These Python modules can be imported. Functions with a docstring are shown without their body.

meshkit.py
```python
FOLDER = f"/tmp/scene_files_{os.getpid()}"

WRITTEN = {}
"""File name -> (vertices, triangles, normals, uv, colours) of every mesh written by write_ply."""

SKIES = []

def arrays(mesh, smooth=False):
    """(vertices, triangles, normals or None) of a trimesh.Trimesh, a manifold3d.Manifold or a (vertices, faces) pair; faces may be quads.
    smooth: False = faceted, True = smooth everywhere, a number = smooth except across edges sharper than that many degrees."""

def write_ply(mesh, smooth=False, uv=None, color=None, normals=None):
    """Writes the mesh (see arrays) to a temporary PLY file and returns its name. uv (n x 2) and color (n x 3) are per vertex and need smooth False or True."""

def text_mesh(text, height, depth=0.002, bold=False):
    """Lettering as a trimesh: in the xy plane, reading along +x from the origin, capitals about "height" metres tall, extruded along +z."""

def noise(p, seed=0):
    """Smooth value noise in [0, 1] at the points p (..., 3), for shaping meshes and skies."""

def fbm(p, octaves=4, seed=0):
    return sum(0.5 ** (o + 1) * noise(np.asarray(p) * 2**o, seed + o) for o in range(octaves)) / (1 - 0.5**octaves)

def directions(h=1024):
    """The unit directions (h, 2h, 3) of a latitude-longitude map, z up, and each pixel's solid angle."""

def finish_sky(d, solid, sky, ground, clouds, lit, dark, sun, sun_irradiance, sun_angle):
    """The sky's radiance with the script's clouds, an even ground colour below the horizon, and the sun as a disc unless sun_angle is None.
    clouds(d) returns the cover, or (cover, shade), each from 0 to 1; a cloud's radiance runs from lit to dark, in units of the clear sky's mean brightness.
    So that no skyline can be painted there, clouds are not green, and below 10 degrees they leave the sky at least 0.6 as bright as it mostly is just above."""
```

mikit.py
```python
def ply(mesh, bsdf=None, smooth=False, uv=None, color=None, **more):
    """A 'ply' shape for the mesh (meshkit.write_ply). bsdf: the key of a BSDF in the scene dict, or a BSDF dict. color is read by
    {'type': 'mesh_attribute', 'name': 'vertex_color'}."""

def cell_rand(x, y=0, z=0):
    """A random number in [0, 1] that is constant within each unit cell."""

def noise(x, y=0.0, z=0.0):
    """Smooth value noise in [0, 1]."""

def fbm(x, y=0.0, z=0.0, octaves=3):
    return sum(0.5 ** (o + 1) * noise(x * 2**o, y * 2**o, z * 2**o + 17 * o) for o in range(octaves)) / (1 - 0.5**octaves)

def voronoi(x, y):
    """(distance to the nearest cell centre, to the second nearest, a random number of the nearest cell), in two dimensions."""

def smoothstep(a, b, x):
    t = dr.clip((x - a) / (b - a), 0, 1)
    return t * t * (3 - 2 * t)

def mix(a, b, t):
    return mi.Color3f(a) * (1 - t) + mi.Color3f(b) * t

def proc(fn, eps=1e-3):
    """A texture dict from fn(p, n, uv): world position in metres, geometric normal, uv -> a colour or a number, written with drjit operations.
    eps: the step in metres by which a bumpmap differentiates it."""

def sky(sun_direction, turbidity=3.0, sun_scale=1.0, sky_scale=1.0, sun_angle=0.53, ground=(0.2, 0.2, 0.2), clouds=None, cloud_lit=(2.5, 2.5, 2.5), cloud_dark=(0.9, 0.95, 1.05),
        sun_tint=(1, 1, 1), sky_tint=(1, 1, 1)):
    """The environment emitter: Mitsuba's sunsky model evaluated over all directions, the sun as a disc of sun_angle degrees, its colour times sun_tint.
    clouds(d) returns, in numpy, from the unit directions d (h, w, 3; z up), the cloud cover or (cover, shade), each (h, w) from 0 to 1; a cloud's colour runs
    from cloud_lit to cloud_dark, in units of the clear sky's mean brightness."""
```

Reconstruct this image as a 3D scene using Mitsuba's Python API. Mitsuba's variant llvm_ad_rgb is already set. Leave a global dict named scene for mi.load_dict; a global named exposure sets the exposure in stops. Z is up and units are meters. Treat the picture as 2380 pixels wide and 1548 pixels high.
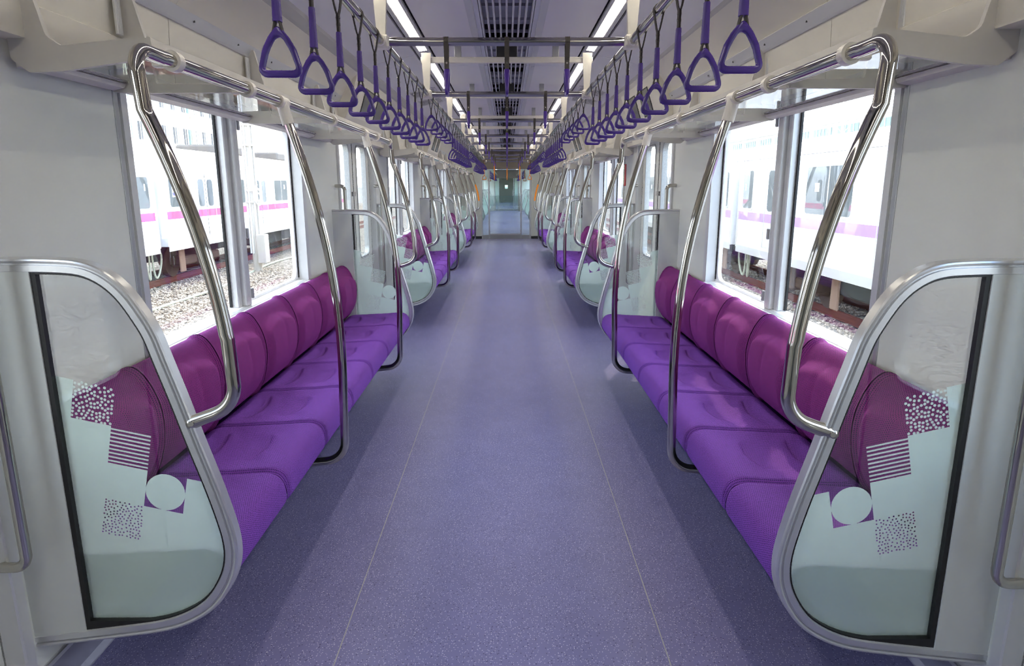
import math, random
import numpy as np, trimesh, shapely
import shapely.geometry as sg, shapely.affinity as sa, shapely.ops as so
import mitsuba as mi, drjit as dr
import mikit, meshkit
from mikit import noise, fbm, smoothstep, mix
from scipy.interpolate import splprep, splev
from scipy.spatial import ConvexHull

T = mi.ScalarTransform4f
scene, labels = {}, {}
R = random.Random(7)
NR = np.random.RandomState(11)

# ------------------------------------------------------------------ camera, sky, sun, exposure
W, H, F = 2380, 1548, 1532.5
PITCH_, YAW_, ROLL_ = 0.2191, 0.0069, 0.0019
EYE = np.array([0.019, 0.0, 1.3636])
_f = np.array([math.sin(YAW_) * math.cos(PITCH_), math.cos(YAW_) * math.cos(PITCH_), -math.sin(PITCH_)])
_r0 = np.array([math.cos(YAW_), -math.sin(YAW_), 0.0])
_u0 = np.cross(_r0, _f)
_u = _u0 * math.cos(ROLL_) + _r0 * math.sin(ROLL_)
scene['camera'] = {'type': 'perspective', 'fov': math.degrees(2 * math.atan(W / 2 / F)), 'fov_axis': 'x', 'near_clip': 0.02, 'far_clip': 2000.0,
                   'to_world': T().look_at(origin=EYE.tolist(), target=(EYE + _f).tolist(), up=_u.tolist())}
SUN = (0.274, 0.61, 0.743)
def _clouds(d):
    n = meshkit.fbm(d * 2.6 + 3.0, 4, 5)
    return np.clip((n - 0.30) * 2.6, 0, 1) * 0.9, np.clip((n - 0.62) * 2.0, 0, 1)
scene['sky'] = mikit.sky(SUN, turbidity=4.0, sun_scale=2.0, sky_scale=39.0, sun_angle=0.8, ground=(0.3, 0.3, 0.28), clouds=_clouds, cloud_lit=(1.5, 1.5, 1.5), cloud_dark=(1.0, 1.02, 1.06))
exposure = 0.16
LAMP = (15.5, 14.4, 11.8)

# ------------------------------------------------------------------ materials
def lin(r, g, b):
    return [(v / 255 / 12.92 if v <= 10 else ((v / 255 + 0.055) / 1.055) ** 2.4) for v in (r, g, b)]
def rgb(r, g, b): return {'type': 'rgb', 'value': lin(r, g, b)}
def mat(key, col, rough=0.5, metal=0.0, **kw):
    c = col if isinstance(col, dict) else rgb(*col)
    scene[key] = {'type': 'twosided', 'bsdf': {'type': 'principled', 'base_color': c, 'roughness': rough, 'metallic': metal, **kw}}
mat('m_wall', (208, 211, 205), 0.42, specular=0.4)
mat('m_upper', (208, 204, 192), 0.45)
mat('m_ceiling', (218, 216, 218), 0.45)
mat('m_grey', (176, 174, 170), 0.5)
mat('m_rackgrey', (196, 193, 187), 0.42)
mat('m_white', (235, 236, 236), 0.35)
mat('m_fitting', (226, 222, 212), 0.4)
mat('m_alu', (205, 206, 208), 0.3, 0.75)
mat('m_alu_matt', (206, 207, 208), 0.42, 0.45)
mat('m_steel', (168, 170, 173), 0.38, 0.7)
mat('m_chrome', (186, 183, 176), 0.06, 1.0)
mat('m_black', (14, 15, 16), 0.45)
mat('m_dark', (44, 45, 48), 0.5)
mat('m_recess', (20, 20, 22), 0.7)
mat('m_slat', (196, 197, 202), 0.4, 0.1)
mat('m_belt', (62, 58, 54), 0.6)
mat('m_purple', (66, 42, 130), 0.22, clearcoat=0.5, clearcoat_gloss=0.9)
mat('m_sleeve', (70, 46, 132), 0.42)
mat('m_orange', (238, 140, 26), 0.35)
mat('m_header', (122, 114, 106), 0.5)
mat('m_screen', (92, 94, 92), 0.12)
mat('m_red', (176, 22, 26), 0.4)
mat('m_sign', (228, 232, 206), 0.5)
mat('m_signgreen', (110, 140, 60), 0.5)
mat('m_trainwhite', (226, 228, 230), 0.4)
mat('m_trainskirt', (196, 196, 192), 0.5)
mat('m_pink', (222, 84, 138), 0.4)
mat('m_violet', (182, 144, 206), 0.4)
mat('m_traindark', (50, 50, 50), 0.8)
mat('m_trainglass', (88, 96, 100), 0.12)
mat('m_bogie', (92, 74, 62), 0.8)
mat('m_roof', (196, 182, 172), 0.7)
mat('m_rust', (118, 62, 46), 0.75, 0.1)
mat('m_concrete', (196, 190, 180), 0.8)
mat('m_buff', (222, 206, 186), 0.8)
mat('m_bwhite', (232, 232, 232), 0.7)
mat('m_bwin', (120, 150, 148), 0.25)
mat('m_bdark', (70, 72, 74), 0.4)
mat('m_cable', (186, 190, 170), 0.6)
mat('m_tie', (150, 142, 130), 0.85)
mat('m_blueprint', (96, 92, 196), 0.5)

def thin(key, t, ior=1.5):
    scene[key] = {'type': 'thindielectric', 'int_ior': ior, 'ext_ior': 1.0, 'specular_transmittance': {'type': 'rgb', 'value': t}}
thin('m_window', [0.80, 0.83, 0.82])
thin('m_panelglass', [0.88, 0.90, 0.89])
thin('m_rackglass', [0.80, 0.86, 0.82])
thin('m_doorglass', [0.60, 0.74, 0.71])
scene['m_film'] = {'type': 'principledthin', 'base_color': rgb(236, 255, 247), 'roughness': 0.35, 'spec_trans': 0.0, 'diff_trans': 0.62}
scene['m_band'] = {'type': 'blendbsdf', 'weight': 0.25, 'a': {'type': 'thindielectric', 'int_ior': 1.5, 'ext_ior': 1.0}, 'b': {'type': 'principledthin', 'base_color': rgb(190, 214, 210), 'roughness': 0.5, 'spec_trans': 0.0, 'diff_trans': 0.9}}

def fabric(base, hi, lo, cell):
    def fn(p, n, uv):
        a, b = uv.x / cell, uv.y / cell
        row = dr.floor(b)
        off = dr.select(row - 2 * dr.floor(row / 2) > 0.5, 0.5, 0.0)
        fx = a + off - dr.floor(a + off) - 0.5
        fy = b - row - 0.5
        dot = smoothstep(0.42, 0.24, dr.sqrt(fx * fx + fy * fy * 1.3))
        v = 0.85 + 0.3 * noise(uv.x * 400, uv.y * 400)
        return mix(mix(base, hi, 1 - dot), lo, dot * 0.85) * v
    return fn
L3 = lambda *c: lin(*c)
scene['m_cushion'] = {'type': 'twosided', 'bsdf': {'type': 'principled', 'base_color': mikit.proc(fabric(L3(92, 46, 134), L3(118, 66, 160), L3(46, 31, 92), 0.0062)), 'roughness': 0.85, 'sheen': 0.4, 'sheen_tint': 0.6, 'specular': 0.2}}
scene['m_back'] = {'type': 'twosided', 'bsdf': {'type': 'principled', 'base_color': mikit.proc(fabric(L3(104, 34, 98), L3(128, 44, 114), L3(54, 29, 78), 0.0062)), 'roughness': 0.85, 'sheen': 0.4, 'sheen_tint': 0.6, 'specular': 0.2}}

def floor_fn(p, n, uv):
    base = mi.Color3f(lin(118, 115, 159)) * (0.94 + 0.12 * fbm(p.x * 9, p.y * 9))
    s1, _, w1 = mikit.voronoi(p.x * 70, p.y * 70)
    sp1 = dr.select(w1 > 0.55, smoothstep(0.19, 0.08, s1 * (0.6 + w1)), 0.0)
    s2, _, w2 = mikit.voronoi(p.x * 150 + 31, p.y * 120 + 9)
    sp2 = dr.select(w2 > 0.72, smoothstep(0.30, 0.16, s2), 0.0)
    s3, _, w3 = mikit.voronoi(p.x * 90 + 7, p.y * 90 + 51)
    dk = dr.select(w3 > 0.8, smoothstep(0.24, 0.12, s3), 0.0)
    c = mix(base, lin(206, 202, 222), dr.minimum(sp1 * 0.75 + sp2 * 0.45, 1.0))
    return mix(c, lin(74, 68, 112), dk * 0.8)
scene['m_floor'] = {'type': 'twosided', 'bsdf': {'type': 'principled', 'base_color': mikit.proc(floor_fn), 'roughness': 0.33, 'specular': 0.5}}

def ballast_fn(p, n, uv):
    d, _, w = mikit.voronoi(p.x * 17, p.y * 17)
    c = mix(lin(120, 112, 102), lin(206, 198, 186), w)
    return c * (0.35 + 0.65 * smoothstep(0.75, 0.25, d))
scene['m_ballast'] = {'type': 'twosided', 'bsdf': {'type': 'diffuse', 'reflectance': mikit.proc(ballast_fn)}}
def stone_fn(p, n, uv):
    return mix(lin(140, 126, 110), lin(222, 210, 194), mikit.cell_rand(p.x * 14, p.y * 14, 3)) * (0.8 + 0.4 * noise(p.x * 60, p.y * 60, p.z * 60))
scene['m_stone'] = {'type': 'twosided', 'bsdf': {'type': 'diffuse', 'reflectance': mikit.proc(stone_fn)}}

# ------------------------------------------------------------------ mesh helpers
cat = trimesh.util.concatenate
def cbox(x0, x1, y0, y1, z0, z1, b=0.0):
    x0, x1 = min(x0, x1), max(x0, x1); y0, y1 = min(y0, y1), max(y0, y1); z0, z1 = min(z0, z1), max(z0, z1)
    if b <= 0:
        m = trimesh.creation.box(extents=(x1 - x0, y1 - y0, z1 - z0)); m.apply_translation(((x0 + x1) / 2, (y0 + y1) / 2, (z0 + z1) / 2)); return m
    b = min(b, (x1 - x0) * 0.4, (y1 - y0) * 0.4, (z1 - z0) * 0.4)
    pts = []
    for x, sx in ((x0, 1), (x1, -1)):
        for y, sy in ((y0, 1), (y1, -1)):
            for z, sz in ((z0, 1), (z1, -1)):
                pts += [(x + sx * b, y + sy * b, z), (x + sx * b, y, z + sz * b), (x, y + sy * b, z + sz * b)]
    return hull(pts)
def hull(pts):
    return trimesh.convex.convex_hull(np.array(pts, float))
def prism_xz(poly, y0, y1):
    """shapely polygon (X,Z) extruded along Y."""
    if not isinstance(poly, sg.base.BaseGeometry): poly = sg.Polygon(poly)
    m = trimesh.creation.extrude_polygon(poly.buffer(0), abs(y1 - y0), engine='earcut')
    v = m.vertices.copy(); m.vertices = np.c_[v[:, 0], max(y0, y1) - v[:, 2], v[:, 1]]
    return m
def prism_yz(poly, x0, x1):
    if not isinstance(poly, sg.base.BaseGeometry): poly = sg.Polygon(poly)
    m = trimesh.creation.extrude_polygon(poly.buffer(0), abs(x1 - x0), engine='earcut')
    v = m.vertices.copy(); m.vertices = np.c_[min(x0, x1) + v[:, 2], v[:, 0], v[:, 1]]
    return m
def flat_xz(poly, y):
    vs, fs, n = [], [], 0
    for g in (poly.geoms if hasattr(poly, 'geoms') else [poly]):
        if g.is_empty or g.geom_type != 'Polygon': continue
        v, f = trimesh.creation.triangulate_polygon(g, engine='earcut')
        vs.append(np.c_[v[:, 0], np.full(len(v), y), v[:, 1]]); fs.append(f + n); n += len(v)
    return trimesh.Trimesh(np.vstack(vs), np.vstack(fs), process=False)
def rrect(a0, a1, b0, b1, r, n=6):
    return sg.box(a0 + r, b0 + r, a1 - r, b1 - r).buffer(r, quad_segs=n)
def fillet(pts, rads, n=8):
    pts = [np.array(p, float) for p in pts]; out = [pts[0]]
    for i in range(1, len(pts) - 1):
        r = rads if np.isscalar(rads) else rads[i - 1]
        a, b, c = pts[i - 1], pts[i], pts[i + 1]
        u, v = (a - b) / np.linalg.norm(a - b), (c - b) / np.linalg.norm(c - b)
        th = math.acos(np.clip(u @ v, -1, 1))
        if r <= 0 or abs(th - math.pi) < 1e-3: out.append(b); continue
        d = min(r / math.tan(th / 2), np.linalg.norm(a - b) * 0.49, np.linalg.norm(c - b) * 0.49); rr = d * math.tan(th / 2)
        ctr = b + (u + v) / np.linalg.norm(u + v) * rr / math.sin(th / 2)
        p0, p1 = b + u * d - ctr, b + v * d - ctr; ang = math.acos(np.clip(p0 @ p1 / rr / rr, -1, 1))
        for k in range(n + 1):
            t = k / n; out.append(ctr + (math.sin((1 - t) * ang) * p0 + math.sin(t * ang) * p1) / math.sin(ang))
    out.append(pts[-1]); return np.array(out)
def smooth_path(pts, n):
    p = np.array(pts, float); tck, _ = splprep(p.T, s=0, k=3); return np.array(splev(np.linspace(0, 1, n), tck)).T
def tube(path, r, n=14, flat=None):
    """round tube along a path; flat: per-point radius factors."""
    p = np.array(path, float); keep = np.r_[True, np.linalg.norm(np.diff(p, axis=0), axis=1) > 1e-6]; p = p[keep]
    t = np.gradient(p, axis=0); t /= np.linalg.norm(t, axis=1, keepdims=True)
    a = np.array([0, 0, 1.0]) if abs(t[0][2]) < 0.9 else np.array([1.0, 0, 0])
    u = np.cross(t[0], a); u /= np.linalg.norm(u); us = [u]
    for i in range(1, len(p)):
        u = us[-1] - t[i] * (us[-1] @ t[i]); us.append(u / np.linalg.norm(u))
    us = np.array(us); vs = np.cross(t, us); ang = np.arange(n) / n * 2 * math.pi
    rr = np.full(len(p), r) if np.isscalar(r) else np.asarray(r)
    ring = p[:, None] + rr[:, None, None] * (us[:, None] * np.cos(ang)[None, :, None] + vs[:, None] * np.sin(ang)[None, :, None])
    return loft(ring)
def loft(ring, closed=True, caps=True):
    m, n = ring.shape[:2]; v = ring.reshape(-1, 3); f = []
    for i in range(m - 1):
        a = i * n + np.arange(n); b = i * n + (np.arange(n) + 1) % n
        f += [np.c_[a, b, b + n], np.c_[a, b + n, a + n]]
    f = np.vstack(f)
    if caps:
        c0, c1 = len(v), len(v) + 1; v = np.vstack([v, ring[0].mean(0), ring[-1].mean(0)]); k = np.arange(n); k2 = (k + 1) % n
        f = np.vstack([f, np.c_[k2, k, np.full(n, c0)], np.c_[(m - 1) * n + k, (m - 1) * n + k2, np.full(n, c1)]])
    me = trimesh.Trimesh(v, f, process=False)
    if me.volume < 0: me.invert()
    return me
def sweep_frame(path_xz, prof):
    """closed profile (n, y) swept along an open path in the XZ plane; n is the outward in-plane normal."""
    p = np.array(path_xz, float); t = np.gradient(p, axis=0); t /= np.linalg.norm(t, axis=1, keepdims=True)
    nrm = np.c_[-t[:, 1], t[:, 0]]; pr = np.array(prof, float)
    ring = np.zeros((len(p), len(pr), 3)); q = p[:, None] + nrm[:, None] * pr[None, :, :1]
    ring[..., 0], ring[..., 2], ring[..., 1] = q[..., 0], q[..., 1], pr[None, :, 1]
    return loft(ring)
def cyl(c, r, h, ax='z', n=20):
    m = trimesh.creation.cylinder(r, h, sections=n)
    if ax == 'y': m.apply_transform(trimesh.transformations.rotation_matrix(math.pi / 2, [1, 0, 0]))
    if ax == 'x': m.apply_transform(trimesh.transformations.rotation_matrix(math.pi / 2, [0, 1, 0]))
    m.apply_translation(c); return m
def mir(m):
    m = m.copy(); m.vertices = m.vertices * np.array([-1, 1, 1]); m.faces = m.faces[:, ::-1]; return m

_ply = {}
def P(key, side, fn, smooth=False):
    """shared ply dict of a mesh built for the left side (X negative), mirrored for side > 0."""
    k = (key, side)
    if k not in _ply:
        m = fn() if (key, 0) not in _ply else _ply[(key, 0)]
        _ply[(key, 0)] = m
        _ply[k] = mikit.ply(mir(m) if side > 0 else m, smooth=smooth)
    return _ply[k]
_used = {}
def num(base):
    n = _used.get(base, -1) + 1; _used[base] = n
    return base if n == 0 else f'{base}_{n:03d}'
def put(key, ply, bsdf, dx=0.0, dy=0.0, dz=0.0, **more):
    key = num(key)
    d = {**ply, 'bsdf': {'type': 'ref', 'id': bsdf}, **more}
    if dx or dy or dz: d['to_world'] = T().translate([dx, dy, dz])
    scene[key] = d
    return key
def one(key, mesh, bsdf, smooth=False, **more): return put(key, mikit.ply(mesh, smooth=smooth), bsdf, **more)
def thing(base, label, category, group=None):
    k = num(base); labels[k] = {'label': label, 'category': category}
    if group: labels[k]['group'] = group
    return k
def struct(key, label=None):
    labels[key] = {'kind': 'structure', 'label': label or key.replace('_', ' ')}
    return key
ORD = ['nearest', 'second', 'third', 'fourth', 'fifth', 'sixth', 'seventh', 'eighth', 'ninth', 'tenth', 'eleventh', 'twelfth', 'thirteenth']
SN = {-1: 'left', 1: 'right'}
BN = ['first', 'second', 'third']

# ------------------------------------------------------------------ layout numbers (metres)
PIT, P0, LB = 4.82, 1.536, 3.223
DY = {-1: 0.0, 1: -0.09}
Y_BACK, Y_END = -1.73, 17.65
OX = 0.02                      # the overhead fittings' centre line
def pnear(b, s): return P0 + PIT * b + DY[s]
BARS = [2.87, 4.43, 6.155, 7.98, 9.36, 11.1, 12.75, 14.35]
WIN = {-1: (0.69, 2.60), 1: (0.655, 2.56)}
JOINT = -0.72                  # door joint relative to the next near partition

# ------------------------------------------------------------------ floor
struct('floor', 'speckled lavender vinyl floor of the train car')
one('floor__sheet', cbox(-0.4895, 0.4895, Y_BACK, Y_END + 0.4, -0.05, 0.0), 'm_floor')
one('floor__sheet', cbox(-1.33, -0.4938, Y_BACK, Y_END + 0.4, -0.05, 0.0), 'm_floor')
one('floor__sheet', cbox(0.4938, 1.33, Y_BACK, Y_END + 0.4, -0.05, 0.0), 'm_floor')
for s in (-1, 1):
    one('floor__seam_strip', cbox(s * 0.4895, s * 0.4938, Y_BACK, Y_END + 0.4, -0.05, -0.0006), 'm_seam')
one('floor__underframe', cbox(-1.38, 1.38, Y_BACK - 0.3, Y_END + 0.3, -0.5, -0.06), 'm_traindark')

# ------------------------------------------------------------------ side walls
for s in (-1, 1):
    wl = struct('wall_' + SN[s], f'white {SN[s]} side wall of the train car')
    mm = (lambda m: mir(m)) if s > 0 else (lambda m: m)
    ws, we = WIN[s]
    # slabs between door openings
    for b in range(-1, 4):
        p = pnear(b, s)
        y0 = Y_BACK if b == -1 else p - 0.035
        y1 = Y_END if b == 3 else p + LB + 0.20
        if b in (-1, 3):
            if y1 - y0 > 0.05: one(wl + '__panel', mm(cbox(-1.33, -1.22, y0, y1, 0.0, 1.76, 0.004)), 'm_wall')
        else:
            one(wl + '__panel', mm(cbox(-1.33, -1.22, y0, p + ws - 0.002, 0.0, 1.76, 0.004)), 'm_wall')
            one(wl + '__panel', mm(cbox(-1.33, -1.22, p + we + 0.002, y1, 0.0, 1.76, 0.004)), 'm_wall')
            one(wl + '__panel', mm(cbox(-1.33, -1.215, p + ws - 0.002, p + we + 0.002, 0.0, 0.775, 0.004)), 'm_wall')
            one(wl + '__panel', mm(cbox(-1.33, -1.22, p + ws - 0.002, p + we + 0.002, 1.725, 1.80)), 'm_wall')
            # window (structure of its own)
            win = struct(f'window_{(b * 2 + 1) + (0 if s < 0 else 1)}', f'two pane sliding window above the {BN[b]} {SN[s]} bench')
            a0, a1 = p + ws, p + we; mid = a0 + (a1 - a0) * 0.455
            outer = sg.box(a0, 0.775, a1, 1.735)
            hole = sg.box(a0 + 0.035, 0.80, a1 - 0.06, 1.715)
            one(win + '__frame', mm(prism_yz(outer.difference(hole), -1.302, -1.214)), 'm_alu_matt')
            one(win + '__sill', mm(prism_xz([(-1.302, 0.776), (-1.205, 0.776), (-1.199, 0.790), (-1.203, 0.797), (-1.285, 0.803), (-1.302, 0.803)], a0 + 0.03, a1 - 0.055)), 'm_white')
            inner = hole.difference(rrect(mid + 0.05, a1 - 0.085, 0.815, 1.70, 0.06)).difference(sg.box(a0, 0.8, mid + 0.0, 1.72))
            one(win + '__sash', mm(prism_yz(inner, -1.300, -1.276)), 'm_white')
            one(win + '__mullion', mm(cat([cbox(-1.301, -1.255, mid, mid + 0.042, 0.80, 1.72, 0.004), cbox(-1.300, -1.232, mid + 0.045, mid + 0.10, 0.80, 1.72, 0.004)])), 'm_alu_matt')
            one(win + '__gasket', mm(cat([cbox(-1.295, -1.286, mid - 0.014, mid, 0.805, 1.705), cbox(-1.295, -1.286, a0 + 0.035, a0 + 0.041, 0.805, 1.705), cbox(-1.276, -1.270, a1 - 0.066, a1 - 0.06, 0.815, 1.705)])), 'm_black')
            for (c0, c1, xx) in ((a0 + 0.036, mid + 0.005, -1.291), (mid + 0.05, a1 - 0.06, -1.288)):
                q = trimesh.Trimesh([(xx, c0, 0.805), (xx, c1, 0.805), (xx, c1, 1.72), (xx, c0, 1.72)], [(0, 1, 2), (0, 2, 3)], process=False)
                one(win + '__pane', mm(q), 'm_window')
            for (yy, zz) in ((mid + 0.108, 0.83), (mid + 0.108, 1.12), (mid + 0.108, 1.62), (a1 - 0.05, 0.83), (a1 - 0.05, 1.0), (a1 - 0.05, 1.62)):
                one(win + '__latch', mm(cbox(-1.236, -1.222, yy - 0.006, yy + 0.006, zz, zz + 0.05, 0.003)), 'm_steel')
        # pillar cover trims beside the doors
        if b > -1: one(wl + '__trim_strip', mm(cbox(-1.29, -1.205, p - 0.075, p - 0.037, 0.0, 1.80, 0.004)), 'm_alu_matt')
        if b < 3: one(wl + '__trim_strip', mm(cbox(-1.29, -1.205, p + LB + 0.202, p + LB + 0.235, 0.0, 1.80, 0.004)), 'm_alu_matt')
        if -1 < b < 3:
            one(wl + '__trim_strip', mm(cbox(-1.2225, -1.2165, p + ws - 0.035, p + ws - 0.012, 0.775, 1.74, 0.002)), 'm_steel')
        # coved floor upturn and skirting
        one(wl + '__floor_upturn', mm(prism_xz([(-1.33, -0.01), (-1.195, -0.01), (-1.2, 0.004), (-1.212, 0.02), (-1.216, 0.10), (-1.33, 0.10)], y0, y1)), 'm_upturn')
        one(wl + '__skirting', mm(cbox(-1.23, -1.212, y0, y1, 0.10, 0.118, 0.003)), 'm_alu')
    # upper wall, cove and outer ceiling as one closed section, in pieces of half a door pitch
    cove = [(-1.33, 1.72), (-1.158, 1.72), (-1.158, 1.806), (-1.167, 1.811), (-1.160, 1.945), (-1.142, 1.972)]
    c2 = smooth_path([(-1.142, 1.972), (-1.085, 2.055), (-1.02, 2.130), (-0.985, 2.163)], 8)[1:]
    c3 = smooth_path([(-0.985, 2.163), (-0.90, 2.195), (-0.78, 2.228), (-0.63, 2.25)], 8)[1:]
    seams = [Y_BACK] + [4.90 + 2.41 * k for k in range(-2, 6)] + [Y_END]
    for i in range(len(seams) - 1):
        g = 0.0016
        one(wl + '__advert_panel', mm(prism_xz(cove + [(-1.1, 2.30), (-1.33, 2.30)], seams[i] + g, seams[i + 1] - g)), 'm_upper')
        one(wl + '__cove_panel', mm(prism_xz([(-1.142, 1.972)] + list(map(tuple, c2)) + [(-0.985, 2.20), (-1.142, 2.20)], seams[i] + g, seams[i + 1] - g)), 'm_upper', dx=OX * 0.5)
        one('ceiling__outer_panel', mm(prism_xz([(-0.985, 2.163)] + list(map(tuple, c3)) + [(-0.63, 2.30), (-0.985, 2.30)], seams[i] + g, seams[i + 1] - g)), 'm_ceiling', dx=OX)
    one(wl + '__advert_rail', mm(prism_xz([(-1.175, 1.936), (-1.153, 1.936), (-1.147, 1.943), (-1.126, 1.980), (-1.134, 1.986), (-1.165, 1.98)], Y_BACK, Y_END)), 'm_alu_matt')
    one(wl + '__cove_strip', mm(prism_xz([(-1.035, 2.128), (-1.012, 2.137), (-0.978, 2.158), (-0.965, 2.172), (-1.0, 2.18)], Y_BACK, Y_END)), 'm_grey', dx=OX)
    for k in range(40):
        yy = 1.0 + 0.41 * k
        one(wl + '__rail_screw', mm(cyl((-1.1365, yy, 1.96), 0.0035, 0.006, 'x', 8)), 'm_dark')

# roof over everything (keeps daylight out), ceiling slabs
struct('ceiling', 'lavender grey ceiling of the train car')
one('ceiling__roof_shell', prism_xz([(-1.42, -0.05), (-1.42, 2.0), (-1.25, 2.36), (-0.8, 2.48), (0.8, 2.48), (1.25, 2.36), (1.42, 2.0), (1.42, -0.05), (1.42, 2.0), (1.24, 2.34), (0.8, 2.46), (-0.8, 2.46), (-1.24, 2.34), (-1.41, 2.0)], Y_BACK - 0.1, Y_END + 0.1), 'm_steel') if False else None
roof = [(-1.40, 1.78), (-1.40, 2.0), (-1.22, 2.38), (-0.8, 2.5), (0.8, 2.5), (1.22, 2.38), (1.40, 2.0), (1.40, 1.78), (1.335, 1.78), (1.335, 2.0), (1.18, 2.33), (0.8, 2.44), (-0.8, 2.44), (-1.18, 2.33), (-1.335, 2.0), (-1.335, 1.78)]
one('ceiling__roof_shell', prism_xz(roof, Y_BACK - 0.15, Y_END + 0.15), 'm_steel')
seams = [Y_BACK] + [5.30 + 2.41 * k for k in range(-2, 6)] + [Y_END]
for i in range(len(seams) - 1):
    for s in (-1, 1):
        one('ceiling__panel', cbox(OX + s * 0.205, OX + s * 0.498, seams[i] + 0.0016, seams[i + 1] - 0.0016, 2.25, 2.28, 0.001), 'm_ceiling')

# air diffusers: one unit per ceiling section
for i in range(len(seams) - 1):
    if seams[i + 1] < 1.5: continue
    y0, y1 = seams[i] + 0.004, seams[i + 1] - 0.004
    t = thing('air_diffuser', f'{ORD[i - 1] if i else "rear"} slatted air diffuser along the middle of the ceiling, counted from the camera', 'air vent')
    one(t + '__backing', cat([cbox(OX - 0.2, OX + 0.2, y0, y1, 2.38, 2.40), cbox(OX - 0.2, OX - 0.185, y0, y1, 2.25, 2.36), cbox(OX + 0.185, OX + 0.2, y0, y1, 2.25, 2.36)]), 'm_recess')
    for s in (-1, 1):
        one(t + '__frame', prism_xz([(OX + s * 0.21, 2.247), (OX + s * 0.172, 2.243), (OX + s * 0.168, 2.26), (OX + s * 0.205, 2.262)], y0, y1), 'm_alu_matt')
        one(t + '__side_plate', prism_xz([(OX + s * 0.17, 2.252), (OX + s * 0.145, 2.252), (OX + s * 0.142, 2.29), (OX + s * 0.17, 2.29)], y0, y1), 'm_slat')
    for k in range(9):
        xx = OX + (k - 4) * 0.034
        one(t + '__slat', cbox(xx - 0.005, xx + 0.005, y0, y1, 2.248, 2.285, 0.002), 'm_slat')
    yb = y0 + 0.25
    while yb < y1 - 0.1:
        one(t + '__cross_rib', cbox(OX - 0.14, OX + 0.14, yb, yb + 0.012, 2.285, 2.30), 'm_slat'); yb += 0.30
    L_ = y1 - y0
    for a, b in ((0.0, 0.12), (0.34, 0.58), (0.80, 1.0)):
        one(t + '__inner_plate', cbox(OX - 0.184, OX + 0.184, y0 + L_ * a, y0 + L_ * b, 2.318, 2.324), 'm_slat')

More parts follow.
